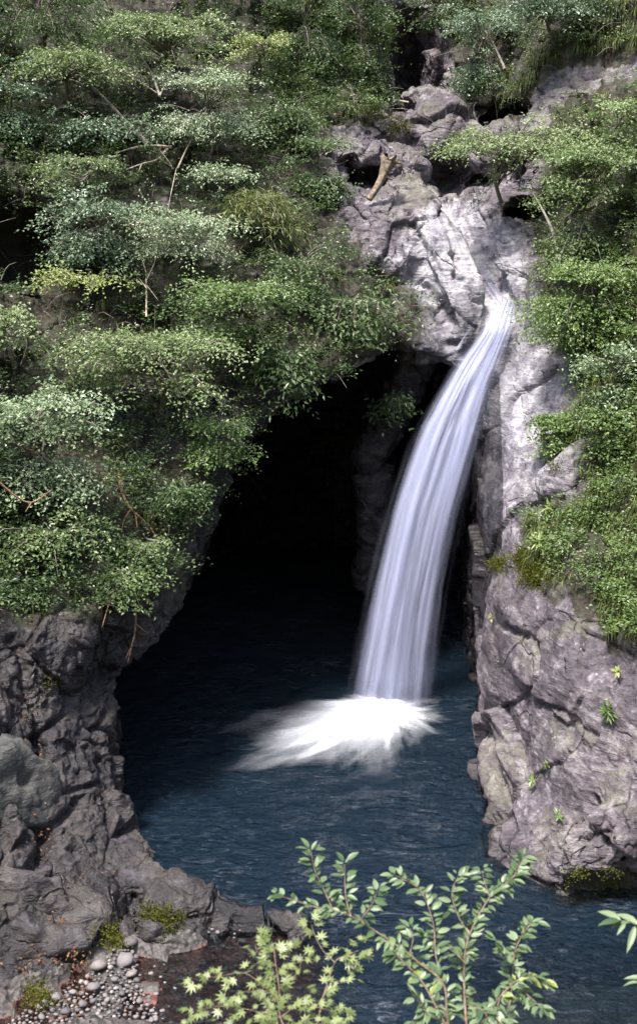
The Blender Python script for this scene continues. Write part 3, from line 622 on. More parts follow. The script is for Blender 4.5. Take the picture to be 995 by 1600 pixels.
tr_ = tag(empty('trickle', at(705, 560, 33.2)), 'thin white trickle running down the crack left of the waterfall lip', 'trickle')
T0 = np.array(tr_.location)
def onrock(px, py, lift=.12):
    p, n = hit(px, py); return p + n * lift if p is not None else at(px, py, 33)
def strand_on(name, pts, wpx, parent, org):
    P3 = [onrock(x, y) for x, y in pts]
    strand(name, [(x, y, p[1] - .05) for (x, y), p in zip(pts, P3)], wpx, parent, org, SM)
strand_on('water_strand', [(735, 512), (722, 532), (709, 556), (701, 582), (692, 606)], 6, tr_, T0)
FILM = fall_material('sliding_film', .42, .95, 5.5, .05)
strand('upper_chute', [(x, y, onrock(x, y)[1] - .04) for x, y in ((740, 400), (752, 425), (768, 450), (782, 470), (790, 488))], 24, wf, base_f, FILM)
#@@PLANTS
# ------------------------------------------------------------------ trees and shrubs on the slopes
UP = np.array([0, 0, 1.0])
def crown_leaves(gl, gw, base_pt, C, rx, ry, rz, nb, ntw, nl, L, W, droop, lean, jit, tint_mid, tint_var, r, style):
    """layered sprays: branches reach from the trunk to the crown's rim, flat twigs left and right of each, leaves along the twigs"""
    tiers = [r.uniform(-1, 1) for _ in range(max(3, int(rz * 3.4)))]
    for b in range(nb):
        th = r.uniform(0, 2 * math.pi); k = r.uniform(.35, 1.3)
        zz = r.choice(tiers) + r.gauss(0, .06) if r.random() < .85 else r.uniform(-1.15, 1.1); hr = math.sqrt(max(.35, 1 - zz * zz * .55))
        E = C + np.array([math.cos(th) * rx * k * hr, math.sin(th) * ry * k * hr - lean * .3, zz * rz])
        s = base_pt(r.uniform(.3, .98))
        s = s * .35 + (C + (E - C) * .25 + np.array([0, 0, (E - C)[2] * .5])) * .65
        vec = E - s; ln0 = np.linalg.norm(vec); mx = .55 + .35 * r.random()
        if ln0 > mx + .5: s = E - vec * (mx + .5) / ln0
        mid = (s + E) / 2 + np.array([0, 0, .14 * np.linalg.norm(E - s)])
        E2 = E + np.array([0, 0, -droop * np.linalg.norm(E - s)])
        B = spline([s, mid, E2], 12)
        tube(gw, [s, mid, E2], .013 + .004 * rx, .003, 4, 5)
        if ln0 > mx + .5: tube(gw, [base_pt(r.uniform(.4, .9)), (s + C) / 2 - UP * .05, s], .018 + .006 * rx, .012, 4, 6)
        ln = np.linalg.norm(E2 - s) + .25; T = norm(np.gradient(B, axis=0))
        tilt = np.array([r.gauss(0, .17), r.gauss(-.25, .17), 1.0]); tilt /= np.linalg.norm(tilt)
        P0 = []; DD = []; NNv = []
        for j in range(ntw):
            f = .15 + .85 * (j + r.random()) / ntw; i = min(11, int(f * 11)); p = B[i] * (1 - (f * 11 - i)) + B[min(11, i + 1)] * (f * 11 - i)
            t = T[i]; sd = np.cross(t, tilt); sd /= np.linalg.norm(sd) + 1e-9
            d = t * r.uniform(.4, 1.0) + sd * (1 if j % 2 else -1) * r.uniform(.5, 1.0) + np.array([0, 0, r.gauss(-.05, .16)])
            d /= np.linalg.norm(d); tl = ln * r.uniform(.2, .5) * (1.2 - .65 * f) + .10
            q = np.linspace(.1, 1, nl)[:, None]; pts = p + d * tl * q - np.array([0, 0, 1]) * (tl * q) ** 2 * (droop + .1)
            P0.append(pts); alt = np.where(np.arange(nl) % 2 == 0, 1, -1)[:, None]; s2 = np.cross(d, tilt); s2 /= np.linalg.norm(s2) + 1e-9
            DD.append(d * .55 + s2 * alt * .8); NNv.append(np.repeat(tilt[None], nl, 0))
        P0 = np.concatenate(P0); DD = np.concatenate(DD); NNv = np.concatenate(NNv); n = len(P0)
        P0 = P0 + rng.normal(size=(n, 3)) * np.array([.05, .05, .022]) * (1 + jit)
        DD = DD + rng.normal(size=(n, 3)) * .35 + np.array([0, 0, -droop * .6]); NNv = NNv + rng.normal(size=(n, 3)) * (.25 + jit)
        ti = np.clip(tint_mid + r.gauss(0, .12) + rng.normal(size=n) * tint_var, 0, 1)
        leaves(gl, P0, DD, NNv, L * rng.uniform(.5, 1.35, n), W * rng.uniform(.7, 1.2, n), ti)
STY = {  # leaf length, width, droop, jitter, branches, twigs, leaves per twig
 'maple': (.088, .060, .14, .08, 34, 12, 9), 'silver': (.085, .048, .08, .06, 34, 12, 9), 'teal': (.09, .06, .14, .30, 36, 12, 9), 'yellow': (.09, .06, .06, .08, 22, 12, 9),
 'dark': (.095, .06, .2, .35, 36, 12, 9), 'fresh': (.08, .06, .18, .35, 50, 12, 10), 'broad': (.16, .075, .45, .25, 20, 9, 6), 'bamboo': (.24, .035, .55, .25, 24, 10, 8), 'cedar': (.13, .028, .40, .15, 40, 14, 11)}
def plant(name, cat, label, px, py, rxp, rzp, mat, style, out=.9, density=1.0, tint=.5, bark='bark', group=None, root=None, tvar=.2, trunk_r=None):
    r = random.Random(int(px * 7 + py * 13)); p, nrm = hit(px, py)
    if p is None: return
    d = ray(px, py); t = p[1] / d[1]; sc = t / FPX; rx, rz = rxp * sc, rzp * sc
    C = p - norm(d) * out - np.array([0, 0, 0]); ry = min(rx, 1.5) * .75
    b = cast(C, (r.uniform(-.25, .25), .8, -.75)) if root is None else hit(*root)[0]
    if b is None or np.linalg.norm(b - C) > 5: b = p + np.array([0, .1, -.3])
    e = empty(name, b); tag(e, label, cat, group)
    knee = b + nrm * .35 + np.array([0, -.15, .35 * np.linalg.norm(C - b)])
    TR = np.array([b - nrm * .25, b, knee, (knee + C) / 2 + np.array([r.uniform(-.12, .12), 0, .1]), C + np.array([0, 0, rz * .5])]); TC = spline(TR, 30)
    base_pt = lambda f: TC[int(f * 29)]
    gl, gw = Geo(), Geo(); tr = trunk_r or (.03 + .02 * rx)
    tube(gw, TR, tr, tr * .4, 7, 18, .06)
    L, W, droop, jit, nb, ntw, nl = STY[style]; nb = max(5, int(nb * density * max(.55, min(1.5, rx * rz * 1.1))))
    crown_leaves(gl, gw, base_pt, C, rx, ry, rz, nb, ntw, nl, L, W, droop, 1, jit, tint, tvar, r, style)
    gw.obj('trunk' if cat == 'tree' else 'stem', MAT[bark], e, b); gl.obj('crown' if cat == 'tree' else 'foliage', MAT[mat], e, b, smooth=False)
    return e
TREES = [
 ('cedar_tree', 'tree', 'dark cedar with feathery drooping sprays in the top left corner', 60, 45, 130, 70, 'dark', 'cedar', 1.6, 1.1, .62),
 ('maple_tree', 'tree', 'light green maple with a flat spray left of the bare fallen trunk', 110, 115, 95, 32, 'maple', 'maple', 2.0, 1.0, .62),
 ('maple_tree', 'tree', 'bright maple with forked grey branches high on the left slope', 260, 80, 115, 48, 'maple', 'maple', 2.2, 1.2, .68),
 ('maple_sapling', 'tree', 'small yellow green maple against dark rock at the top', 408, 82, 52, 26, 'yellow', 'yellow', 1.4, 1.0, .4),
 ('pale_tree', 'tree', 'silvery pale tree in sunlight above the bleached dead branches', 318, 165, 88, 50, 'silver', 'silver', 2.2, 1.15, .75),
 ('bluish_shrub', 'shrub', 'blue green shrub at the left picture edge below the cedar', 15, 150, 55, 60, 'teal', 'teal', 1.2, 1.0, .5),
 ('dark_shrub', 'shrub', 'dusky shrub under the bright maple on the left slope', 150, 205, 85, 38, 'teal', 'teal', .8, .8, .4),
 ('low_maple', 'tree', 'soft green maple spray beneath the bleached dead branches', 140, 270, 75, 30, 'maple', 'maple', 1.0, .8, .42),
 ('bluish_shrub', 'shrub', 'large blue green shrub at the middle of the left slope', 150, 345, 85, 62, 'teal', 'teal', 1.3, 1.3, .68),
 ('pale_tree', 'tree', 'pale grey green tree with flat tiers above the dead bare twigs', 275, 355, 92, 40, 'silver', 'silver', 1.8, 1.1, .68),
 ('pale_shrub', 'shrub', 'flat pale tier of leaves reaching right below the silvery tree', 350, 280, 70, 20, 'silver', 'silver', 1.6, .9, .6),
 ('dwarf_bamboo', 'bamboo', 'drooping long leaved dwarf bamboo on the left slope', 405, 345, 65, 50, 'grass', 'bamboo', .8, 1.2, .8),
 ('maple_sapling', 'tree', 'single flat yellow green leaf layer over bare brown earth', 135, 428, 76, 13, 'yellow', 'yellow', 1.5, .9, .55),
 ('maple_tree', 'tree', 'light green spray poking in at the left edge above the big left maple', 5, 515, 45, 28, 'maple', 'maple', 1.4, .8, .75),
 ('maple_tree', 'tree', 'wide layered maple hanging on the left slope above the cave', 245, 570, 140, 52, 'maple', 'maple', 1.8, 1.35, .58),
 ('green_tree', 'tree', 'mid green bushy tree right above the wide layered maple', 375, 490, 105, 55, 'fresh', 'maple', 1.4, 1.2, .42),
 ('fern_bush', 'fern', 'dark broad fronds hanging at the upper rim of the cave', 445, 570, 62, 55, 'dark', 'broad', 1.0, 1.2, .6),
 ('maple_tree', 'tree', 'big pale maple filling the left edge above the dark hollow', 50, 690, 115, 75, 'silver', 'maple', 2.0, 1.7, .5),
 ('maple_tree', 'tree', 'lower dark green maple under the big pale one at left', 75, 830, 90, 48, 'maple', 'maple', 1.4, 1.1, .35),
 ('green_shrub', 'shrub', 'leafy shrub drooping over the left rim of the cave', 345, 690, 52, 45, 'fresh', 'maple', .7, 1.1, .35),
 ('green_shrub', 'shrub', 'thin shrub among the bare reddish roots at left', 225, 850, 52, 32, 'maple', 'maple', .6, .8, .38),
 ('trailing_shrub', 'shrub', 'ragged shrub trailing over the mossy nose of rock at the cave edge', 190, 905, 58, 26, 'maple', 'maple', .45, .9, .32),
 ('trailing_shrub', 'shrub', 'dark leafy growth hanging above the reddish root at the cave edge', 285, 765, 42, 40, 'dark', 'dark', .5, .9, .6),
 ('trailing_shrub', 'shrub', 'dim leaves hanging over the dark ledge at the far left', 30, 915, 60, 26, 'dark', 'dark', .6, .9, .5),
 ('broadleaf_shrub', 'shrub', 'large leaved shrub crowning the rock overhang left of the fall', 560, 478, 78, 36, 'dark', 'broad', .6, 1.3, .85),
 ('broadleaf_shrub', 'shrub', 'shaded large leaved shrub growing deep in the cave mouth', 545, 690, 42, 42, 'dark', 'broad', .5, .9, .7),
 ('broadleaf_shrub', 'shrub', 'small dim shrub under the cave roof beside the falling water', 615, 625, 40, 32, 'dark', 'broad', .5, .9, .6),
 ('bluish_shrub', 'shrub', 'grey green bush beside the mossy rock column at top', 435, 185, 60, 50, 'dark', 'dark', .8, 1.1, .7),
 ('conifer', 'tree', 'mossy dark conifer bough at the top centre', 470, 45, 65, 60, 'dark', 'cedar', 1.2, 1.1, .75),
 ('green_tree', 'tree', 'bushy dark tree left of the black cleft at the top', 560, 60, 62, 70, 'dark', 'dark', 1.0, 1.2, .7),
 ('green_shrub', 'shrub', 'low bush on the rock shoulder left of the driftwood log', 500, 270, 48, 55, 'dark', 'dark', .7, 1.0, .72),
 ('green_shrub', 'shrub', 'dark undergrowth bush between bamboo and overhang shrub', 470, 420, 58, 48, 'dark', 'dark', .9, 1.1, .7),
 ('grey_green_tree', 'tree', 'grey green tree right of the black cleft at the top', 765, 75, 80, 70, 'teal', 'teal', 1.3, 1.3, .68),
 ('green_tree', 'tree', 'leafy bough at the top right above the lichen rock face', 865, 30, 90, 45, 'teal', 'teal', 1.3, 1.0, .55),
 ('green_tree', 'tree', 'thin bush at the top edge over the black cleft', 690, 10, 60, 40, 'dark', 'dark', 1.0, 1.0, .65),
 ('maple_tree', 'tree', 'large light green maple reaching left over the upper rocks', 815, 235, 115, 62, 'maple', 'maple', 2.6, 1.4, .72),
 ('maple_tree', 'tree', 'tall leafy maple on the right slope below the lichen rock', 925, 320, 90, 85, 'maple', 'maple', 1.8, 1.6, .5),
 ('maple_tree', 'tree', 'maple bough entering from the right edge near the top', 975, 200, 50, 45, 'maple', 'maple', 1.8, 1.0, .66),
 ('round_leaf_bush', 'bush', 'dense fresh green bush overhanging the waterfall lip on the right', 918, 470, 84, 60, 'fresh', 'fresh', 1.0, 1.7, .62),
 ('pale_shrub', 'shrub', 'pale spray of leaves at the right edge below the dense bush', 955, 580, 58, 40, 'silver', 'maple', 1.1, 1.1, .42),
 ('green_shrub', 'shrub', 'bright green shrub in the rock hollow right of the waterfall', 865, 680, 36, 26, 'fresh', 'fresh', .35, 1.0, .55),
 ('green_shrub', 'shrub', 'bushy shrub at the right edge above the pink rock shelf', 955, 655, 52, 42, 'fresh', 'maple', .7, 1.1, .4),
]
for T in TREES: plant(*T)
# undergrowth: nobody could count it
def undergrowth(name, label, keys, mats, frac, L, W, nper, spread, tint, seed):
    r = random.Random(seed); gs = Geo()
    for k in keys:
        for (p, n, px, py) in SAMP[k]:
            if r.random() > frac: continue
            if k == 'left' and 60 < px < 190 and 440 < py < 530 and r.random() < .85: continue      # bare earth slip
            if k == 'left' and px < 60 and 340 < py < 450: continue
            outw = norm(n * .5 + np.array([0, -.35, .45])); c0 = p + outw * r.uniform(0, .45); tm = tint + r.gauss(0, .16); PP = []; DDv = []; NNn = []
            for _ in range(r.choice((2, 3, 3, 4))):
                a = r.uniform(0, 6.283); d = norm(np.array([math.cos(a), math.sin(a) * .7 - .35, r.uniform(-.1, .35)]) + outw * .3); l = spread * r.uniform(1.0, 2.4); m = nper // 3
                q = np.linspace(.08, 1, m)[:, None]; sd = np.cross(d, UP); sd /= np.linalg.norm(sd) + 1e-6; al = np.where(np.arange(m) % 2 == 0, 1, -1)[:, None]
                fan = rng.random((m, 1)) * .55 * l * (1.1 - q)
                PP.append(c0 + d * l * q + sd * al * fan - UP * (l * q) ** 2 * .55); DDv.append(d * .6 + sd * al * .7); NNn.append(np.repeat(np.array([[0, -.25, 1.]]), m, 0))
            PP = np.concatenate(PP); DDv = np.concatenate(DDv); NNn = np.concatenate(NNn); m = len(PP)
            leaves(gs, PP + rng.normal(size=(m, 3)) * .035, DDv + rng.normal(size=(m, 3)) * .35, NNn + rng.normal(size=(m, 3)) * .3, L * rng.uniform(.6, 1.3, m), W * rng.uniform(.6, 1.3, m), np.clip(tm + rng.normal(size=m) * .15, 0, 1))
    o = gs.obj(name, MAT[mats], None, None, smooth=False); tag(o, label, 'undergrowth', kind='stuff'); return o
undergrowth('undergrowth', 'mixed dark green undergrowth covering the left slope', ('left', 'top'), 'dark', .42, .085, .05, 33, .30, .40, 1)
undergrowth('undergrowth', 'lighter green leafy undergrowth on the upper slopes', ('left', 'topr', 'top'), 'maple', .26, .08, .055, 33, .34, .34, 2)
undergrowth('undergrowth', 'fresh green ground cover on the right slope', ('right',), 'fresh', .42, .075, .05, 30, .26, .42, 3)
g = Geo(); r = random.Random(21)
for k in ('left', 'topr', 'top'):
    for (p, n, px, py) in SAMP[k]:
        if r.random() > .10: continue
        d = norm(n + rng.normal(size=3) * .7 + np.array([0, 0, .3])); l = r.uniform(.5, 1.5); b_ = rng.normal(size=3) * .2
        tube(g, [p, p + d * l * .5 + b_ * l * .4, p + d * l + b_ * l + np.array([0, 0, -.25 * l])], .014, .004, 4, 6)
tag(g.obj('dead_twigs', MAT['bark']), 'thin dead twigs tangled through the undergrowth', 'twigs', kind='stuff')
# hanging grass
def grass_at(gs, p, n, r, nb, length, wid=.012, tint=.5):
    m = nb; a = rng.uniform(0, 2 * math.pi, m); L = length * rng.uniform(.55, 1.25, m)
    d0 = norm(n * .55 + np.stack([np.cos(a) * .6, np.sin(a) * .45, 0 * a + .55], 1)); b0 = p + rng.normal(size=(m, 3)) * .05
    ts = np.linspace(0, 1, 5); rows = []
    sd = norm(np.cross(d0, UP + .01)); 
    for t in ts:
        c = b0 + d0 * (L * t * (1 - .35 * t))[:, None] + np.array([0, -.1, -1]) * (L * .85 * t * t)[:, None]; wv = wid * (1 - t) ** .6 + .0015
        rows.append(c - sd * wv); rows.append(c + sd * wv)
    V3 = np.stack(rows, 1).reshape(-1, 3); k = np.arange(m)[:, None, None] * 10
    Fq = (k + np.array([[2 * i, 2 * i + 1, 2 * i + 3, 2 * i + 2] for i in range(4)])[None]).reshape(-1, 4)
    gs.add(V3, Fq, np.repeat(np.clip(tint + rng.normal(size=m) * .2, 0, 1), 10))
GR = [(600, 150), (770, 180), (900, 160), (740, 120)]
gs = Geo(); r = random.Random(9)
for (p, n, px, py) in SAMP['right']:
    if r.random() < (.55 if py > 520 else .10): grass_at(gs, p, n, r, 26, r.uniform(.3, .6), tint=r.uniform(.3, .75))
for k, f in (('top', .22), ('topr', .30), ('left', .035)):
    for (p, n, px, py) in SAMP[k]:
        if r.random() < f: grass_at(gs, p, n, r, 22, r.uniform(.35, .7), tint=r.uniform(.3, .8))
tag(gs.obj('hanging_grass', MAT['grass'], None, None, smooth=False), 'long drooping grass hanging over the rock ledges', 'grass', kind='stuff')
# moss cushions at the edges of bare rock
gs = Geo()
for (px, py, rad, nn_) in ((840, 895, 26, 500), (820, 870, 16, 200), (590, 165, 26, 260), (500, 110, 20, 200), (255, 925, 24, 260), (75, 980, 18, 120), (70, 1060, 22, 130), (250, 1440, 30, 260), (180, 1465, 24, 160), (60, 1560, 24, 120), (780, 880, 14, 120), (870, 730, 12, 70), (950, 1372, 22, 46), (905, 1368, 20, 30), (455, 140, 24, 200), (480, 60, 20, 160), (620, 195, 20, 120)):
    for _ in range(nn_):
        p, n = hit(random.gauss(px, rad * .55), random.gauss(py, rad * .45))
        if p is None: continue
        m = 7; D = n + rng.normal(size=(m, 3)) * .9
        leaves(gs, p + n * .03 + rng.normal(size=(m, 3)) * .04, D, rng.normal(size=(m, 3)) + n, .05, .03, rng.uniform(.1, .9, m))
tag(gs.obj('moss', MAT['moss'], None, None, smooth=False), 'yellow green moss cushions on the damp rock', 'moss', kind='stuff')
# single rosettes and small plants on the bare right wall and the cave's nose
def rosette(label, px, py, n_leaf, L, W, mat, group=None, up=.45, name='rosette_plant'):
    p, n = hit(px, py)
    if p is None: return
    e = tag(empty(name, p), label, 'plant', group); gl = Geo(); a = np.linspace(0, 2 * math.pi, n_leaf, endpoint=False) + rng.normal(size=n_leaf) * .25
    t1 = norm(np.cross(n, UP)); t2 = np.cross(n, t1)
    D = np.cos(a)[:, None] * t1 + np.sin(a)[:, None] * t2 + n * up + np.array([0, 0, -.1]) + rng.normal(size=(n_leaf, 3)) * .12
    for q in range(n_leaf):
        gl = Geo(); leaves(gl, (p + n * .08 + rng.normal(size=3) * .02)[None], D[q:q + 1], (n + UP * .6 + rng.normal(size=3) * .2)[None], L * rng.uniform(.7, 1.2, 1), W, rng.uniform(.3, 1, 1))
        gl.obj('leaf', MAT[mat], e, p, smooth=False)
    gw = Geo(); tube(gw, [p - n * .06, p + n * .09], .018, .01, 5, 3); gw.obj('stem', MAT['bark'], e, p)
rosette('bright yellow green rosette plant beside the white rock patch on the right wall', 848, 850, 16, .30, .085, 'yellow')
rosette('long leaved rosette plant above the moss cushion on the right wall', 892, 862, 18, .32, .06, 'fresh')
rosette('lower pale rosette plant right of the moss cushion', 915, 905, 16, .30, .06, 'fresh')
rosette('yellowish rosette plant on the shelf under the pink rock', 862, 795, 12, .24, .07, 'yellow')
rosette('bluish green fern tuft alone on the bare right wall', 955, 1110, 22, .26, .07, 'fresh')
rosette('tiny yellow plant on the dark edge of the right wall', 773, 966, 7, .14, .07, 'yellow')
rosette('lime green sprig near the right edge under the grass', 968, 1052, 8, .16, .07, 'yellow')
rosette('highest of the three small plants low on the right wall', 860, 1193, 8, .15, .06, 'fresh')
rosette('middle one of the three small plants low on the right wall', 838, 1222, 12, .18, .07, 'fresh')
rosette('lowest of the three small plants low on the right wall', 878, 1275, 9, .17, .06, 'fresh')
rosette('small green plant on the mossy nose of rock left of the cave', 272, 912, 8, .16, .07, 'yellow')
rosette('small plant under the mossy nose of rock left of the cave', 248, 942, 8, .14, .06, 'yellow')

# ------------------------------------------------------------------ bare branches, roots and the driftwood log
def branch_thing(name, label, cat, paths, r0, mat, Yoff=.5):
    """paths: list of pixel polylines, each standing off the slope by Yoff; first is the main stem, the rest are twigs"""
    p0, n0 = hit(*paths[0][0]); e = tag(empty(name, p0), label, cat)
    def p3(x, y, f):
        p, n = hit(x, y); p = p if p is not None else p0; return p - norm(ray(x, y)) * Yoff * f
    Yref = p0[1]
    for i, path in enumerate(paths):
        g = Geo(); Y0 = p3(*path[0], 1)[1]; Y1 = p3(*path[-1], 1)[1]; Y1 = np.clip(Y1, Y0 - 1.2, Y0 + 1.2)
        pts = [at(x, y, Y0 + (Y1 - Y0) * j / max(1, len(path) - 1)) for j, (x, y) in enumerate(path)]
        if i == 0: pts = [p0] + pts[1:] if Yoff < .4 else pts
        k = 1 if i == 0 else .55; tube(g, pts, r0 * k, r0 * k * .3, 6, len(pts) * 5, .08); g.obj('stem' if i == 0 else 'twig', MAT[mat], e, p0)
branch_thing('dead_branch', 'bleached bare branch lying level on the left slope', 'branch', [[(268, 230), (235, 228), (205, 232), (180, 240)], [(250, 235), (262, 250), (272, 265)]], .05, 'bark_pale', .9)
branch_thing('dead_branch', 'lower bleached branch bent like an elbow on the left slope', 'branch', [[(262, 233), (245, 250), (222, 256), (198, 265)], [(222, 256), (217, 268)], [(245, 245), (270, 262)]], .045, 'bark_pale', .9)
branch_thing('fallen_trunk', 'grey fallen trunk slanting down through the left slope', 'trunk', [[(232, 226), (205, 200), (188, 180), (160, 150), (130, 120)], [(205, 200), (195, 215)], [(160, 150), (120, 128), (85, 118)], [(175, 165), (150, 160), (135, 162)]], .085, 'bark', .9)
branch_thing('dead_twigs', 'bare grey twigs hanging over the brown earth on the left slope', 'branch', [[(229, 495), (229, 450), (228, 425), (222, 405)], [(228, 440), (240, 415), (244, 400)], [(229, 450), (218, 435)], [(229, 445), (248, 470)]], .028, 'bark_pale', .8)
branch_thing('forked_branch', 'pale forked branches of the bright maple high on the left', 'branch', [[(250, 150), (235, 110), (215, 80)], [(250, 150), (262, 120), (272, 70)], [(245, 145), (215, 125), (185, 110)]], .04, 'bark_pale', 1.7)
branch_thing('sapling_stem', 'slender grey stem rising from the elbow shaped dead branch', 'branch', [[(278, 263), (292, 232), (305, 208)], [(276, 263), (268, 300), (262, 330)]], .03, 'bark_pale', 1.2)
branch_thing('dangling_root', 'reddish bare root hanging down left of the cave', 'root', [[(185, 738), (192, 770), (205, 795), (232, 820), (242, 835)], [(205, 795), (195, 812), (190, 830)], [(212, 803), (215, 825)], [(232, 815), (240, 805), (238, 800)]], .045, 'bark_red', .35)
branch_thing('dead_branch', 'brown bare branch reaching down left toward the dark cliff', 'branch', [[(207, 868), (203, 893), (180, 918), (155, 940), (135, 968)], [(180, 918), (170, 945), (160, 980)], [(203, 893), (212, 915)]], .04, 'bark_red', .5)
branch_thing('dead_branch', 'thin bare branch hanging straight down at the cave edge', 'branch', [[(205, 890), (211, 935), (212, 980), (206, 1010), (200, 1035)], [(212, 975), (232, 990)], [(206, 1010), (196, 1030)], [(212, 945), (235, 965)]], .035, 'bark_red', .6)
branch_thing('pale_stick', 'short pale stick jutting up at the cave rim', 'branch', [[(440, 528), (462, 515)]], .03, 'bark_pale', .9)
branch_thing('bare_branch', 'crooked bare branch across the big pale maple at left', 'branch', [[(-5, 750), (25, 775), (50, 785), (82, 765)], [(50, 785), (40, 800)], [(5, 685), (40, 700), (75, 712)]], .03, 'bark_red', 2.2)
branch_thing('bare_branch', 'curved grey trunk of the maple over the upper right rocks', 'branch', [[(872, 395), (862, 360), (848, 330), (832, 302)], [(848, 330), (820, 318), (805, 308)], [(840, 315), (850, 285), (870, 260)]], .06, 'bark', 1.2)
branch_thing('bare_branch', 'dark leaning stem in the grass beside the black cleft', 'branch', [[(788, 108), (776, 80), (768, 62)], [(782, 95), (770, 90)]], .05, 'bark', .8)
branch_thing('dead_stick', 'thin fallen stick across the mouth of the black cleft', 'branch', [[(615, 156), (640, 160), (660, 163)]], .04, 'bark_pale', .4)
# log: broken stump end, frayed at its top
pl, nl_ = hit(576, 308); LA = at(576, 312, pl[1] - .15); LB = at(608, 248, pl[1] + .1)
lg = tag(empty('driftwood_log', LA), 'weathered tan log wedged upright in the rocks with a splintered flared end', 'log')
g = Geo(); n = 26; C = spline([LA, (LA * .55 + LB * .45) + np.array([.05, 0, -.02]), LB], n); T = norm(np.gradient(C, axis=0)); A = norm(np.cross(T, UP)); B = np.cross(T, A); sides = 18; rows = []
for i in range(n):
    f = i / (n - 1); rr = .085 + .03 * f + .16 * max(0, f - .62) ** 1.3 * 2.2
    th = np.linspace(0, 2 * math.pi, sides, endpoint=False); groove = 1 + .14 * np.cos(th * 5 + .6) * (.3 + f) + .06 * rng.normal(size=sides) * .6
    rows.append(C[i] + (rr * groove)[:, None] * (np.cos(th)[:, None] * A[i] * 1.15 + np.sin(th)[:, None] * B[i]))
R3 = np.array(rows); R3[-1] += T[-1] * (rng.random((sides, 1)) * .22 - .08)
V3 = np.concatenate([R3.reshape(-1, 3), [C[-1] - T[-1] * .22], [C[0]]]); Fq = [(i * sides + j, i * sides + (j + 1) % sides, (i + 1) * sides + (j + 1) % sides, (i + 1) * sides + j) for i in range(n - 1) for j in range(sides)]
g.add(V3, Fq); cap = [((n - 1) * sides + j, (n - 1) * sides + j + 1, (n - 1) * sides + (j + 2) % sides, n * sides) for j in range(0, sides, 2)] + [(j, n * sides + 1, (j + 2) % sides, j + 1) for j in range(0, sides, 2)]
g.F.append(np.array(cap, dtype=np.int32)); g.obj('trunk', MAT['log'], lg, LA)
for k, (dx, dy) in enumerate(((18, 22), (24, 8), (-10, 8))):
    g = Geo(); q0 = LB - T[-1] * .1; tube(g, [q0, at(607 + dx * .6, 250 + dy * .5, LB[1] - .1), at(607 + dx, 250 + dy, LB[1] - .05)], .06, .015, 6, 8, .1); g.obj('root_stub', MAT['log'], lg, LA)

# ------------------------------------------------------------------ boulders and the gravel bank
def lump(seed, sub=22, flat=.75, rough=.22):
    """rounded angular stone: unit sphere grid cut by random planes and roughened"""
    r = np.random.default_rng(seed); th = np.linspace(0, 2 * math.pi, sub * 2, endpoint=False); ph = np.linspace(0.0, math.pi, sub)
    T, Pp = np.meshgrid(th, ph, indexing='ij'); D = np.stack([np.cos(T) * np.sin(Pp), np.sin(T) * np.sin(Pp), np.cos(Pp)], -1)
    rad = np.ones(T.shape)
    for _ in range(11):
        nrm = norm(r.normal(size=3)); c = r.uniform(.68, .92); rad = np.minimum(rad, c / np.maximum((D * nrm).sum(-1), 1e-3))
    rad = rad + rough * .35 * fbm(D * 1.7 + seed, 4); V3 = D * rad[..., None] * np.array([1, .85, flat]); n1, n2 = T.shape
    gi = np.arange(n1 * n2).reshape(n1, n2); q = np.stack([gi[:, :-1], np.roll(gi, -1, 0)[:, :-1], np.roll(gi, -1, 0)[:, 1:], gi[:, 1:]], -1).reshape(-1, 4)
    return V3.reshape(-1, 3), q
def boulder(label, c, size, rot, seed, mat, rough=.22):
    V3, q = lump(seed, 60, 1., rough * 1.8); V3 = V3 * np.array(size); ca, sa = math.cos(rot), math.sin(rot); V3 = np.stack([V3[:, 0] * ca - V3[:, 1] * sa, V3[:, 0] * sa + V3[:, 1] * ca, V3[:, 2]], 1)
    o = mesh_np('boulder', V3, q, MAT[mat], None, True, {'soil': np.zeros(len(V3)), 'wet': np.zeros(len(V3))}); o.location = tuple(c); return tag(o, label, 'boulder')
pb, nb_ = hit(10, 1270); boulder('smooth grey green boulder lodged at the left edge', pb + np.array([-.3, .55, 0]), (1.15, 1.0, 1.35), .4, 21, 'rock_green')
pb, nb_ = hit(50, 1470); boulder('broad purple grey slab rock above the gravel bank', pb + np.array([-.35, .75, -.25]), (1.5, 1.1, 1.2), .2, 35, 'rock_dark', .3)
def pebble_material():
    m = M('pebble'); oi = m.n('ObjectInfo').outputs['Random']; pos = m.n('NewGeometry').outputs['Position']
    c = m.ramp(oi, [(0., (0.07, 0.064, 0.068)), (.35, (0.13, 0.12, 0.125)), (.6, (0.19, 0.175, 0.18)), (.8, (0.22, 0.19, 0.175)), (.95, (0.34, 0.31, 0.30)), (1., (0.12, 0.13, 0.12))])
    f = m.noise(pos, 22, 5, .7); c = m.mix(m.ramp(f, [(.35, .45), (.7, 0.)]), c, (0.08, 0.07, 0.07))
    return m.surf(m.n('BsdfPrincipled', Base__Color=c, Roughness=.7, Normal=m.n('Bump', Strength=.3, Distance=.02, Height=f).outputs[0]).outputs[0])
PM = pebble_material(); PEB = []
for k in range(10):
    V3, q = lump(100 + k, 6, .62, .25); o = mesh_np('pebble', V3, q, PM, None, True, link=False); PEB.append(o.data)
gb = empty('gravel_bank', atz(170, 1550, .1)); tag(gb, 'bank of loose grey pebbles at the foot of the left cliff', 'gravel bank'); G0 = np.array(gb.location)
BANK = [(205, 1470), (215, 1500), (222, 1540), (235, 1560), (268, 1600), (270, 1640), (-30, 1640), (20, 1590), (90, 1555), (140, 1520), (165, 1500), (185, 1470)]
r = random.Random(11); placed = []
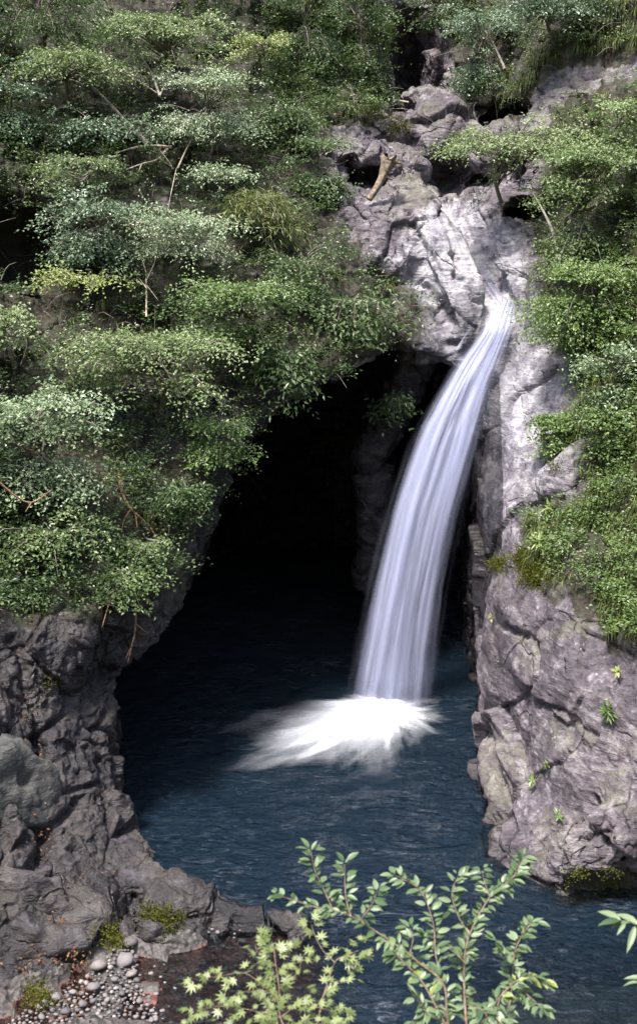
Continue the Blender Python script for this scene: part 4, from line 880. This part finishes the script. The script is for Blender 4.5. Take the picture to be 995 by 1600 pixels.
BIG = [(205, 1476, .17), (196, 1503, .17), (156, 1512, .16), (180, 1532, .10), (146, 1545, .15), (185, 1535, .10), (206, 1524, .11), (104, 1583, .12), (130, 1570, .10), (228, 1545, .11), (190, 1470, .10), (88, 1560, .10), (115, 1552, .09)]
cand = [(x, y, s) for x, y, s in BIG] + [(r.uniform(-30, 275), r.uniform(1465, 1640), r.choice((.03, .035, .04, .05, .06, .075))) for _ in range(5200)]
small = Geo(); nobj = 0
for x, y, s in cand:
    if not in_poly(x, y, BANK): continue
    p, n = hit(x, y)
    if p is None or p[2] > .75 or any((p[0] - a) ** 2 + (p[1] - b) ** 2 < (s + c) ** 2 * .72 for a, b, c in placed): continue
    placed.append((p[0], p[1], s)); pos = p + np.array([0, 0, s * .3]); me = r.choice(PEB)
    if nobj < 295:
        o = bpy.data.objects.new('stone', me); COL.objects.link(o); o.parent = gb; o.location = tuple(pos - G0); o.scale = (s * r.uniform(.85, 1.2),) * 2 + (s * r.uniform(.8, 1.1),); o.rotation_euler = (r.uniform(-.4, .4), r.uniform(-.4, .4), r.uniform(0, 6.28)); nobj += 1
    else:
        co = np.empty(len(me.vertices) * 3, np.float32); me.vertices.foreach_get('co', co); fi = np.empty(len(me.polygons) * 4, np.int32); me.polygons.foreach_get('vertices', fi)
        small.add(co.reshape(-1, 3) * s + pos - G0, fi.reshape(-1, 4))
if small.n: o = small.obj('small_stones', PM, gb); o['kind'] = 'stuff'
# submerged and half-dry cobbles on the brown shallows, tiny bright flecks
g = Geo()
for _ in range(420):
    x, y = r.uniform(235, 470), r.uniform(1450, 1625); p = atz(x, y, -.1); h_ = cast(p + UP * 1.0, (0, 0, -1))
    if h_ is None or h_[2] > .12: continue
    s = r.choice((.025, .03, .04, .06)); me = r.choice(PEB); co = np.empty(len(me.vertices) * 3, np.float32); me.vertices.foreach_get('co', co); fi = np.empty(len(me.polygons) * 4, np.int32); me.polygons.foreach_get('vertices', fi)
    g.add(co.reshape(-1, 3) * s + h_ + np.array([0, 0, r.choice((.0, .02, .05))]), fi.reshape(-1, 4))
tag(g.obj('shallow_pebbles', PM), 'small scattered pebbles lying in the brown shallows', 'pebbles', kind='stuff')
# fallen leaves in the crevices at left and on the earth slip
g = Geo()
for path, nn_, sp in (([(35, 1090), (42, 1180), (60, 1290), (75, 1350)], 70, 9), ([(80, 1385), (100, 1450), (112, 1490), (125, 1510)], 110, 10), ([(30, 1510), (80, 1500)], 50, 14), ([(100, 1560), (140, 1550)], 40, 14), ([(10, 1000), (30, 1060), (45, 1140)], 40, 14), ([(150, 1380), (130, 1340)], 24, 20), ([(60, 470), (180, 520)], 160, 40), ([(640, 105), (690, 130)], 40, 14), ([(880, 300), (960, 240)], 40, 30)):
    pa = np.array(path, float)
    for _ in range(nn_):
        t = r.random() * (len(pa) - 1); k = int(t); q2 = pa[k] + (pa[k + 1] - pa[k]) * (t - k); p, n = hit(q2[0] + r.gauss(0, sp), q2[1] + r.gauss(0, sp))
        if p is None: continue
        leaves(g, (p + n * .06)[None], rng.normal(size=(1, 3)), n[None] + rng.normal(size=(1, 3)) * .3, .075, .045, np.array([r.random()]))
tag(g.obj('leaf_litter', MAT['litter'], None, None, smooth=False), 'orange and brown fallen leaves caught in rock crevices', 'fallen leaves', kind='stuff')

# ------------------------------------------------------------------ foreground plants on the near bank
def fine_leaf(kind):
    if kind == 'oval':
        xs = np.array([0, .12, .35, .6, .82, 1.0]); wd = np.array([.015, .13, .21, .19, .10, .0])
        V3 = []
        for x, w_ in zip(xs, wd): z = -.16 * x * x; V3 += [(x, -w_, z + w_ * .35), (x, 0, z), (x, w_, z + w_ * .35)]
        F = []
        for i in range(5): a = i * 3; F += [(a, a + 3, a + 4, a + 1), (a + 1, a + 4, a + 5, a + 2)]
        return np.array(V3), np.array(F)
    if kind == 'long':
        V3, F = fine_leaf('oval'); return V3 * np.array([1, .62, 1.3]), F
    lob = [(-2.25, .42), (-1.25, .78), (-.6, .92), (0, 1.0), (.6, .92), (1.25, .78), (2.25, .42)]; V3 = [(0, 0, 0)]; F = []
    for a, l in lob:                                                      # seven-lobed maple leaf: one kite per lobe
        ca, sa = math.cos(a), math.sin(a); w_ = .115 * (.6 + .4 * l); i = len(V3); m_ = l * .42
        V3 += [(m_ * ca - w_ * sa * -1, m_ * sa - w_ * ca, .02), (l * ca, l * sa, -.10 * l * l), (m_ * ca - w_ * sa, m_ * sa + w_ * ca, .02)]; F.append((0, i, i + 1, i + 2))
    return np.array(V3), np.array(F)
def leaf_mesh(name, kind, mat, tint):
    V3, F = fine_leaf(kind); o = mesh_np(name, V3, F, mat, None, True, {'tint': np.full(len(V3), tint)}, link=False); return o.data
def orient(o, p, d, n):
    d = Vector(d).normalized(); n = Vector(n); y = n.cross(d).normalized(); z = d.cross(y)
    from mathutils import Matrix
    m = Matrix((d, y, z)).transposed(); o.rotation_euler = m.to_euler(); o.location = tuple(p)
FG = {k: [leaf_mesh('leaf', kind, MAT[m_], t) for t in (.15, .35, .5, .65, .85)] for k, kind, m_ in (('oval', 'oval', 'fgoval'), ('maple', 'maple', 'fgmaple'), ('long', 'long', 'fgoval'))} if 0 else None
MAT['fgoval'] = leaf_material('glossy_oval_leaf', [(0.04, 0.075, 0.032), (0.08, 0.13, 0.055), (0.13, 0.185, 0.09), (0.19, 0.25, 0.14)], rough=.42, trans=.25)
MAT['fgmaple'] = leaf_material('young_maple_leaf', [(0.13, 0.17, 0.06), (0.20, 0.25, 0.09), (0.27, 0.32, 0.13), (0.33, 0.37, 0.18)], rough=.4, trans=.35)
FG = {k: [leaf_mesh('leaf', kind, MAT[m_], t) for t in (.1, .35, .5, .7, .95)] for k, kind, m_ in (('oval', 'oval', 'fgoval'), ('maple', 'maple', 'fgmaple'), ('long', 'long', 'fgoval'), ('young', 'oval', 'yellow'))}
def fg_plant(name, cat, label, root, paths, leafkind, L, every, r0, bark, cluster=1, maxleaf=300, seed=1, young=()):
    r = random.Random(seed); e = tag(empty(name, root), label, cat); root = np.array(root); n_leaf = 0; todo = []; rest = []
    for i, (path, dep, rad) in enumerate(paths):
        pts = []
        for j, pt in enumerate(path):
            if len(pt) == 3: pts.append(np.array(pt)); continue
            d = norm(ray(*pt)); pts.append(CAMP + d * (dep[0] + (dep[1] - dep[0]) * j / max(1, len(path) - 1)))
        g = Geo(); tube(g, pts, rad, rad * .35, 6, len(pts) * 5, .06); g.obj('stem' if i == 0 else 'branch', MAT[bark], e, root)
        if path[0] is path[-1]: continue
        C = spline(pts, 80); ln = np.linalg.norm(np.diff(C, axis=0), axis=1).sum(); start = .3 if i == 0 or ln > 1.2 else .12
        if leafkind == 'maple' and rad > .007: start = .75
        k = max(3, int(ln * (1 - start) / every)); T = norm(np.gradient(C, axis=0))
        for s in range(k + 1):
            f = start + (1 - start) * s / k; q = min(79, int(f * 79)); todo.append((C[q], T[q], s == k, i))
    r.shuffle(todo); todo.sort(key=lambda t: not t[2])
    for p, t, tip, i in todo:
        m = cluster + (2 if tip else 0)
        for c in range(m):
            n = np.array([r.gauss(0, .3), r.gauss(-.35, .3), 1.0]); sdv = np.cross(t, UP); sdv = sdv / (np.linalg.norm(sdv) + 1e-6)
            d = t * r.uniform(.2, 1.0) + sdv * r.choice((-1, 1)) * r.uniform(.3, 1.0) + np.array([0, r.gauss(-.1, .3), r.gauss(0, .25)])
            mesh = r.choice(FG['young'] if i in young and r.random() < .7 else FG[leafkind]); o = bpy.data.objects.new('leaf', mesh); o.parent = e
            if n_leaf < maxleaf: COL.objects.link(o)
            off = norm(d) * (r.uniform(.004, .02) if leafkind != 'maple' else r.uniform(.02, .06))
            orient(o, p + off - root, d + np.array([0, 0, -.2]), n); sc = L * r.uniform(.65, 1.25); o.scale = (sc, sc * r.uniform(.85, 1.15), sc); n_leaf += 1
            if n_leaf > maxleaf: rest.append(o)
    if rest:
        from mathutils import Matrix
        V3 = []; F3 = []; n3 = 0; A3 = []
        for o in rest:
            mt = np.array(Matrix.LocRotScale(o.location, o.rotation_euler, o.scale)); co = np.empty(len(o.data.vertices) * 3, np.float32); o.data.vertices.foreach_get('co', co); co = co.reshape(-1, 3)
            fi = np.empty(len(o.data.polygons) * 4, np.int32); o.data.polygons.foreach_get('vertices', fi); V3.append(co @ mt[:3, :3].T + mt[:3, 3]); F3.append(fi.reshape(-1, 4) + n3); n3 += len(co)
            A3.append(np.full(len(co), r.random())); bpy.data.objects.remove(o)
        mesh_np('foliage', np.concatenate(V3), np.concatenate(F3), MAT['fgoval' if leafkind != 'maple' else 'fgmaple'], e, True, {'tint': np.concatenate(A3)})['kind'] = 'stuff'
    return e
def nb(x, y): return (x, y, near_z(x, y))
rootA = np.array(nb(.62, 3.9)); dA = 5.3
q0 = CAMP + norm(ray(735, 1660)) * 5.15
fg_plant('glossy_shrub', 'shrub', 'green oval leaved shrub with pale stems rising in front of the pool', rootA, [
 ([tuple(rootA), tuple((rootA + q0) / 2 + np.array([.05, -.1, .1])), tuple(q0), (725, 1545), (730, 1470), (765, 1402), (800, 1372), (818, 1340)], (5.2, 5.5), 0.0065),
 ([(735, 1640), (700, 1600), (693, 1539), (655, 1505), (618, 1476), (543, 1429), (505, 1421), (432, 1398)], (5.15, 5.1), 0.0054),
 ([(520, 1422), (508, 1395), (492, 1360), (486, 1330)], (5.1, 5.1), 0.0030), ([(548, 1432), (540, 1400), (538, 1350)], (5.1, 5.15), 0.0030), ([(560, 1440), (580, 1415), (590, 1390)], (5.1, 5.2), 0.0025),
 ([(735, 1650), (790, 1580), (799, 1541), (803, 1490), (815, 1462), (832, 1440)], (5.2, 5.4), 0.0045), ([(744, 1610), (781, 1557), (816, 1527), (850, 1530)], (5.1, 5.2), 0.0040),
 ([(700, 1610), (661, 1537), (628, 1501), (615, 1485)], (5.0, 5.0), 0.0040), ([(690, 1540), (680, 1490), (676, 1441), (656, 1391), (618, 1368)], (5.2, 5.3), 0.0034),
 ([(727, 1505), (705, 1485), (680, 1470), (665, 1462)], (5.3, 5.25), 0.0025), ([(765, 1402), (757, 1380), (752, 1360)], (5.4, 5.5), 0.0025), ([(733, 1460), (715, 1430), (705, 1395), (715, 1370)], (5.35, 5.4), 0.0025),
 ([(803, 1500), (785, 1485), (775, 1470)], (5.3, 5.2), 0.0025), ([(804, 1540), (830, 1560), (845, 1575)], (5.2, 5.1), 0.0025), ([(781, 1557), (775, 1590), (800, 1610)], (5.1, 5.), 0.0025), ([(700, 1600), (670, 1585), (650, 1560)], (5., 4.95), 0.0025),
 ([(690, 1570), (655, 1590), (640, 1610)], (5., 4.95), 0.0025), ([(730, 1570), (755, 1580), (765, 1600)], (5.1, 5.), 0.0025), ([(640, 1490), (645, 1465), (640, 1450)], (5.1, 5.15), 0.0020)],
 'oval', .046, .020, .012, 'twig', 3, 300, 3, young=(7, 6))
rootB = np.array(nb(-.12, 4.2)); qb = CAMP + norm(ray(470, 1680)) * 5.0
fg_plant('maple_seedling', 'maple', 'pale green young maple with star shaped leaves at the bottom edge', rootB, [
 ([tuple(rootB), tuple((rootB + qb) / 2), tuple(qb), (438, 1590), (436, 1545), (430, 1500), (428, 1480)], (5., 5.), 0.0040),
 ([(478, 1660), (500, 1580), (505, 1557), (523, 1504), (540, 1494), (560, 1485)], (5., 5.05), 0.0034), ([(523, 1504), (505, 1486), (492, 1462), (486, 1445)], (5., 5.05), 0.0025),
 ([(437, 1560), (405, 1535), (380, 1520), (345, 1525), (318, 1528)], (5., 5.), 0.0020), ([(438, 1590), (400, 1580), (350, 1572), (300, 1580)], (5., 4.9), 0.0020), ([(432, 1510), (405, 1490), (398, 1475)], (5., 5.), 0.0020), ([(436, 1545), (465, 1520), (470, 1500)], (5., 5.), 0.0020),
 ([(438, 1590), (470, 1570), (520, 1580)], (5., 4.9), 0.0020), ([(440, 1620), (400, 1605), (340, 1600)], (4.95, 4.9), 0.0020), ([(450, 1620), (500, 1600), (535, 1590)], (4.95, 4.9), 0.0020), ([(437, 1570), (420, 1550), (380, 1550), (365, 1555)], (5., 4.95), 0.0020), ([(505, 1557), (515, 1540), (545, 1530)], (5., 5.), 0.0020)],
 'maple', .032, .028, .008, 'twig', 2, 300, 5)
rootC = np.array(nb(1.75, 4.3)); qc = CAMP + norm(ray(1060, 1520)) * 5.0
fg_plant('leaf_twig', 'twig', 'few narrow green leaves poking in at the lower right edge', rootC, [
 ([tuple(rootC), tuple((rootC + qc) / 2), tuple(qc), (1040, 1470), (1000, 1447), (972, 1440)], (5., 4.9), 0.0030), ([(1050, 1500), (1030, 1530), (1002, 1536)], (5., 4.9), 0.0025)], 'long', .085, .10, .006, 'twig', 1, 8, 6)

# things of one kind share a group
GROUPS = {'tree': 'trees growing on the gorge slopes', 'shrub': 'shrubs on the gorge slopes', 'plant': 'small plants on the bare rock', 'branch': 'bare branches on the slopes', 'boulder': 'boulders on the left bank'}
for o in bpy.data.objects:
    if o.parent is None and o.get('category') in GROUPS: o['group'] = GROUPS[o['category']]
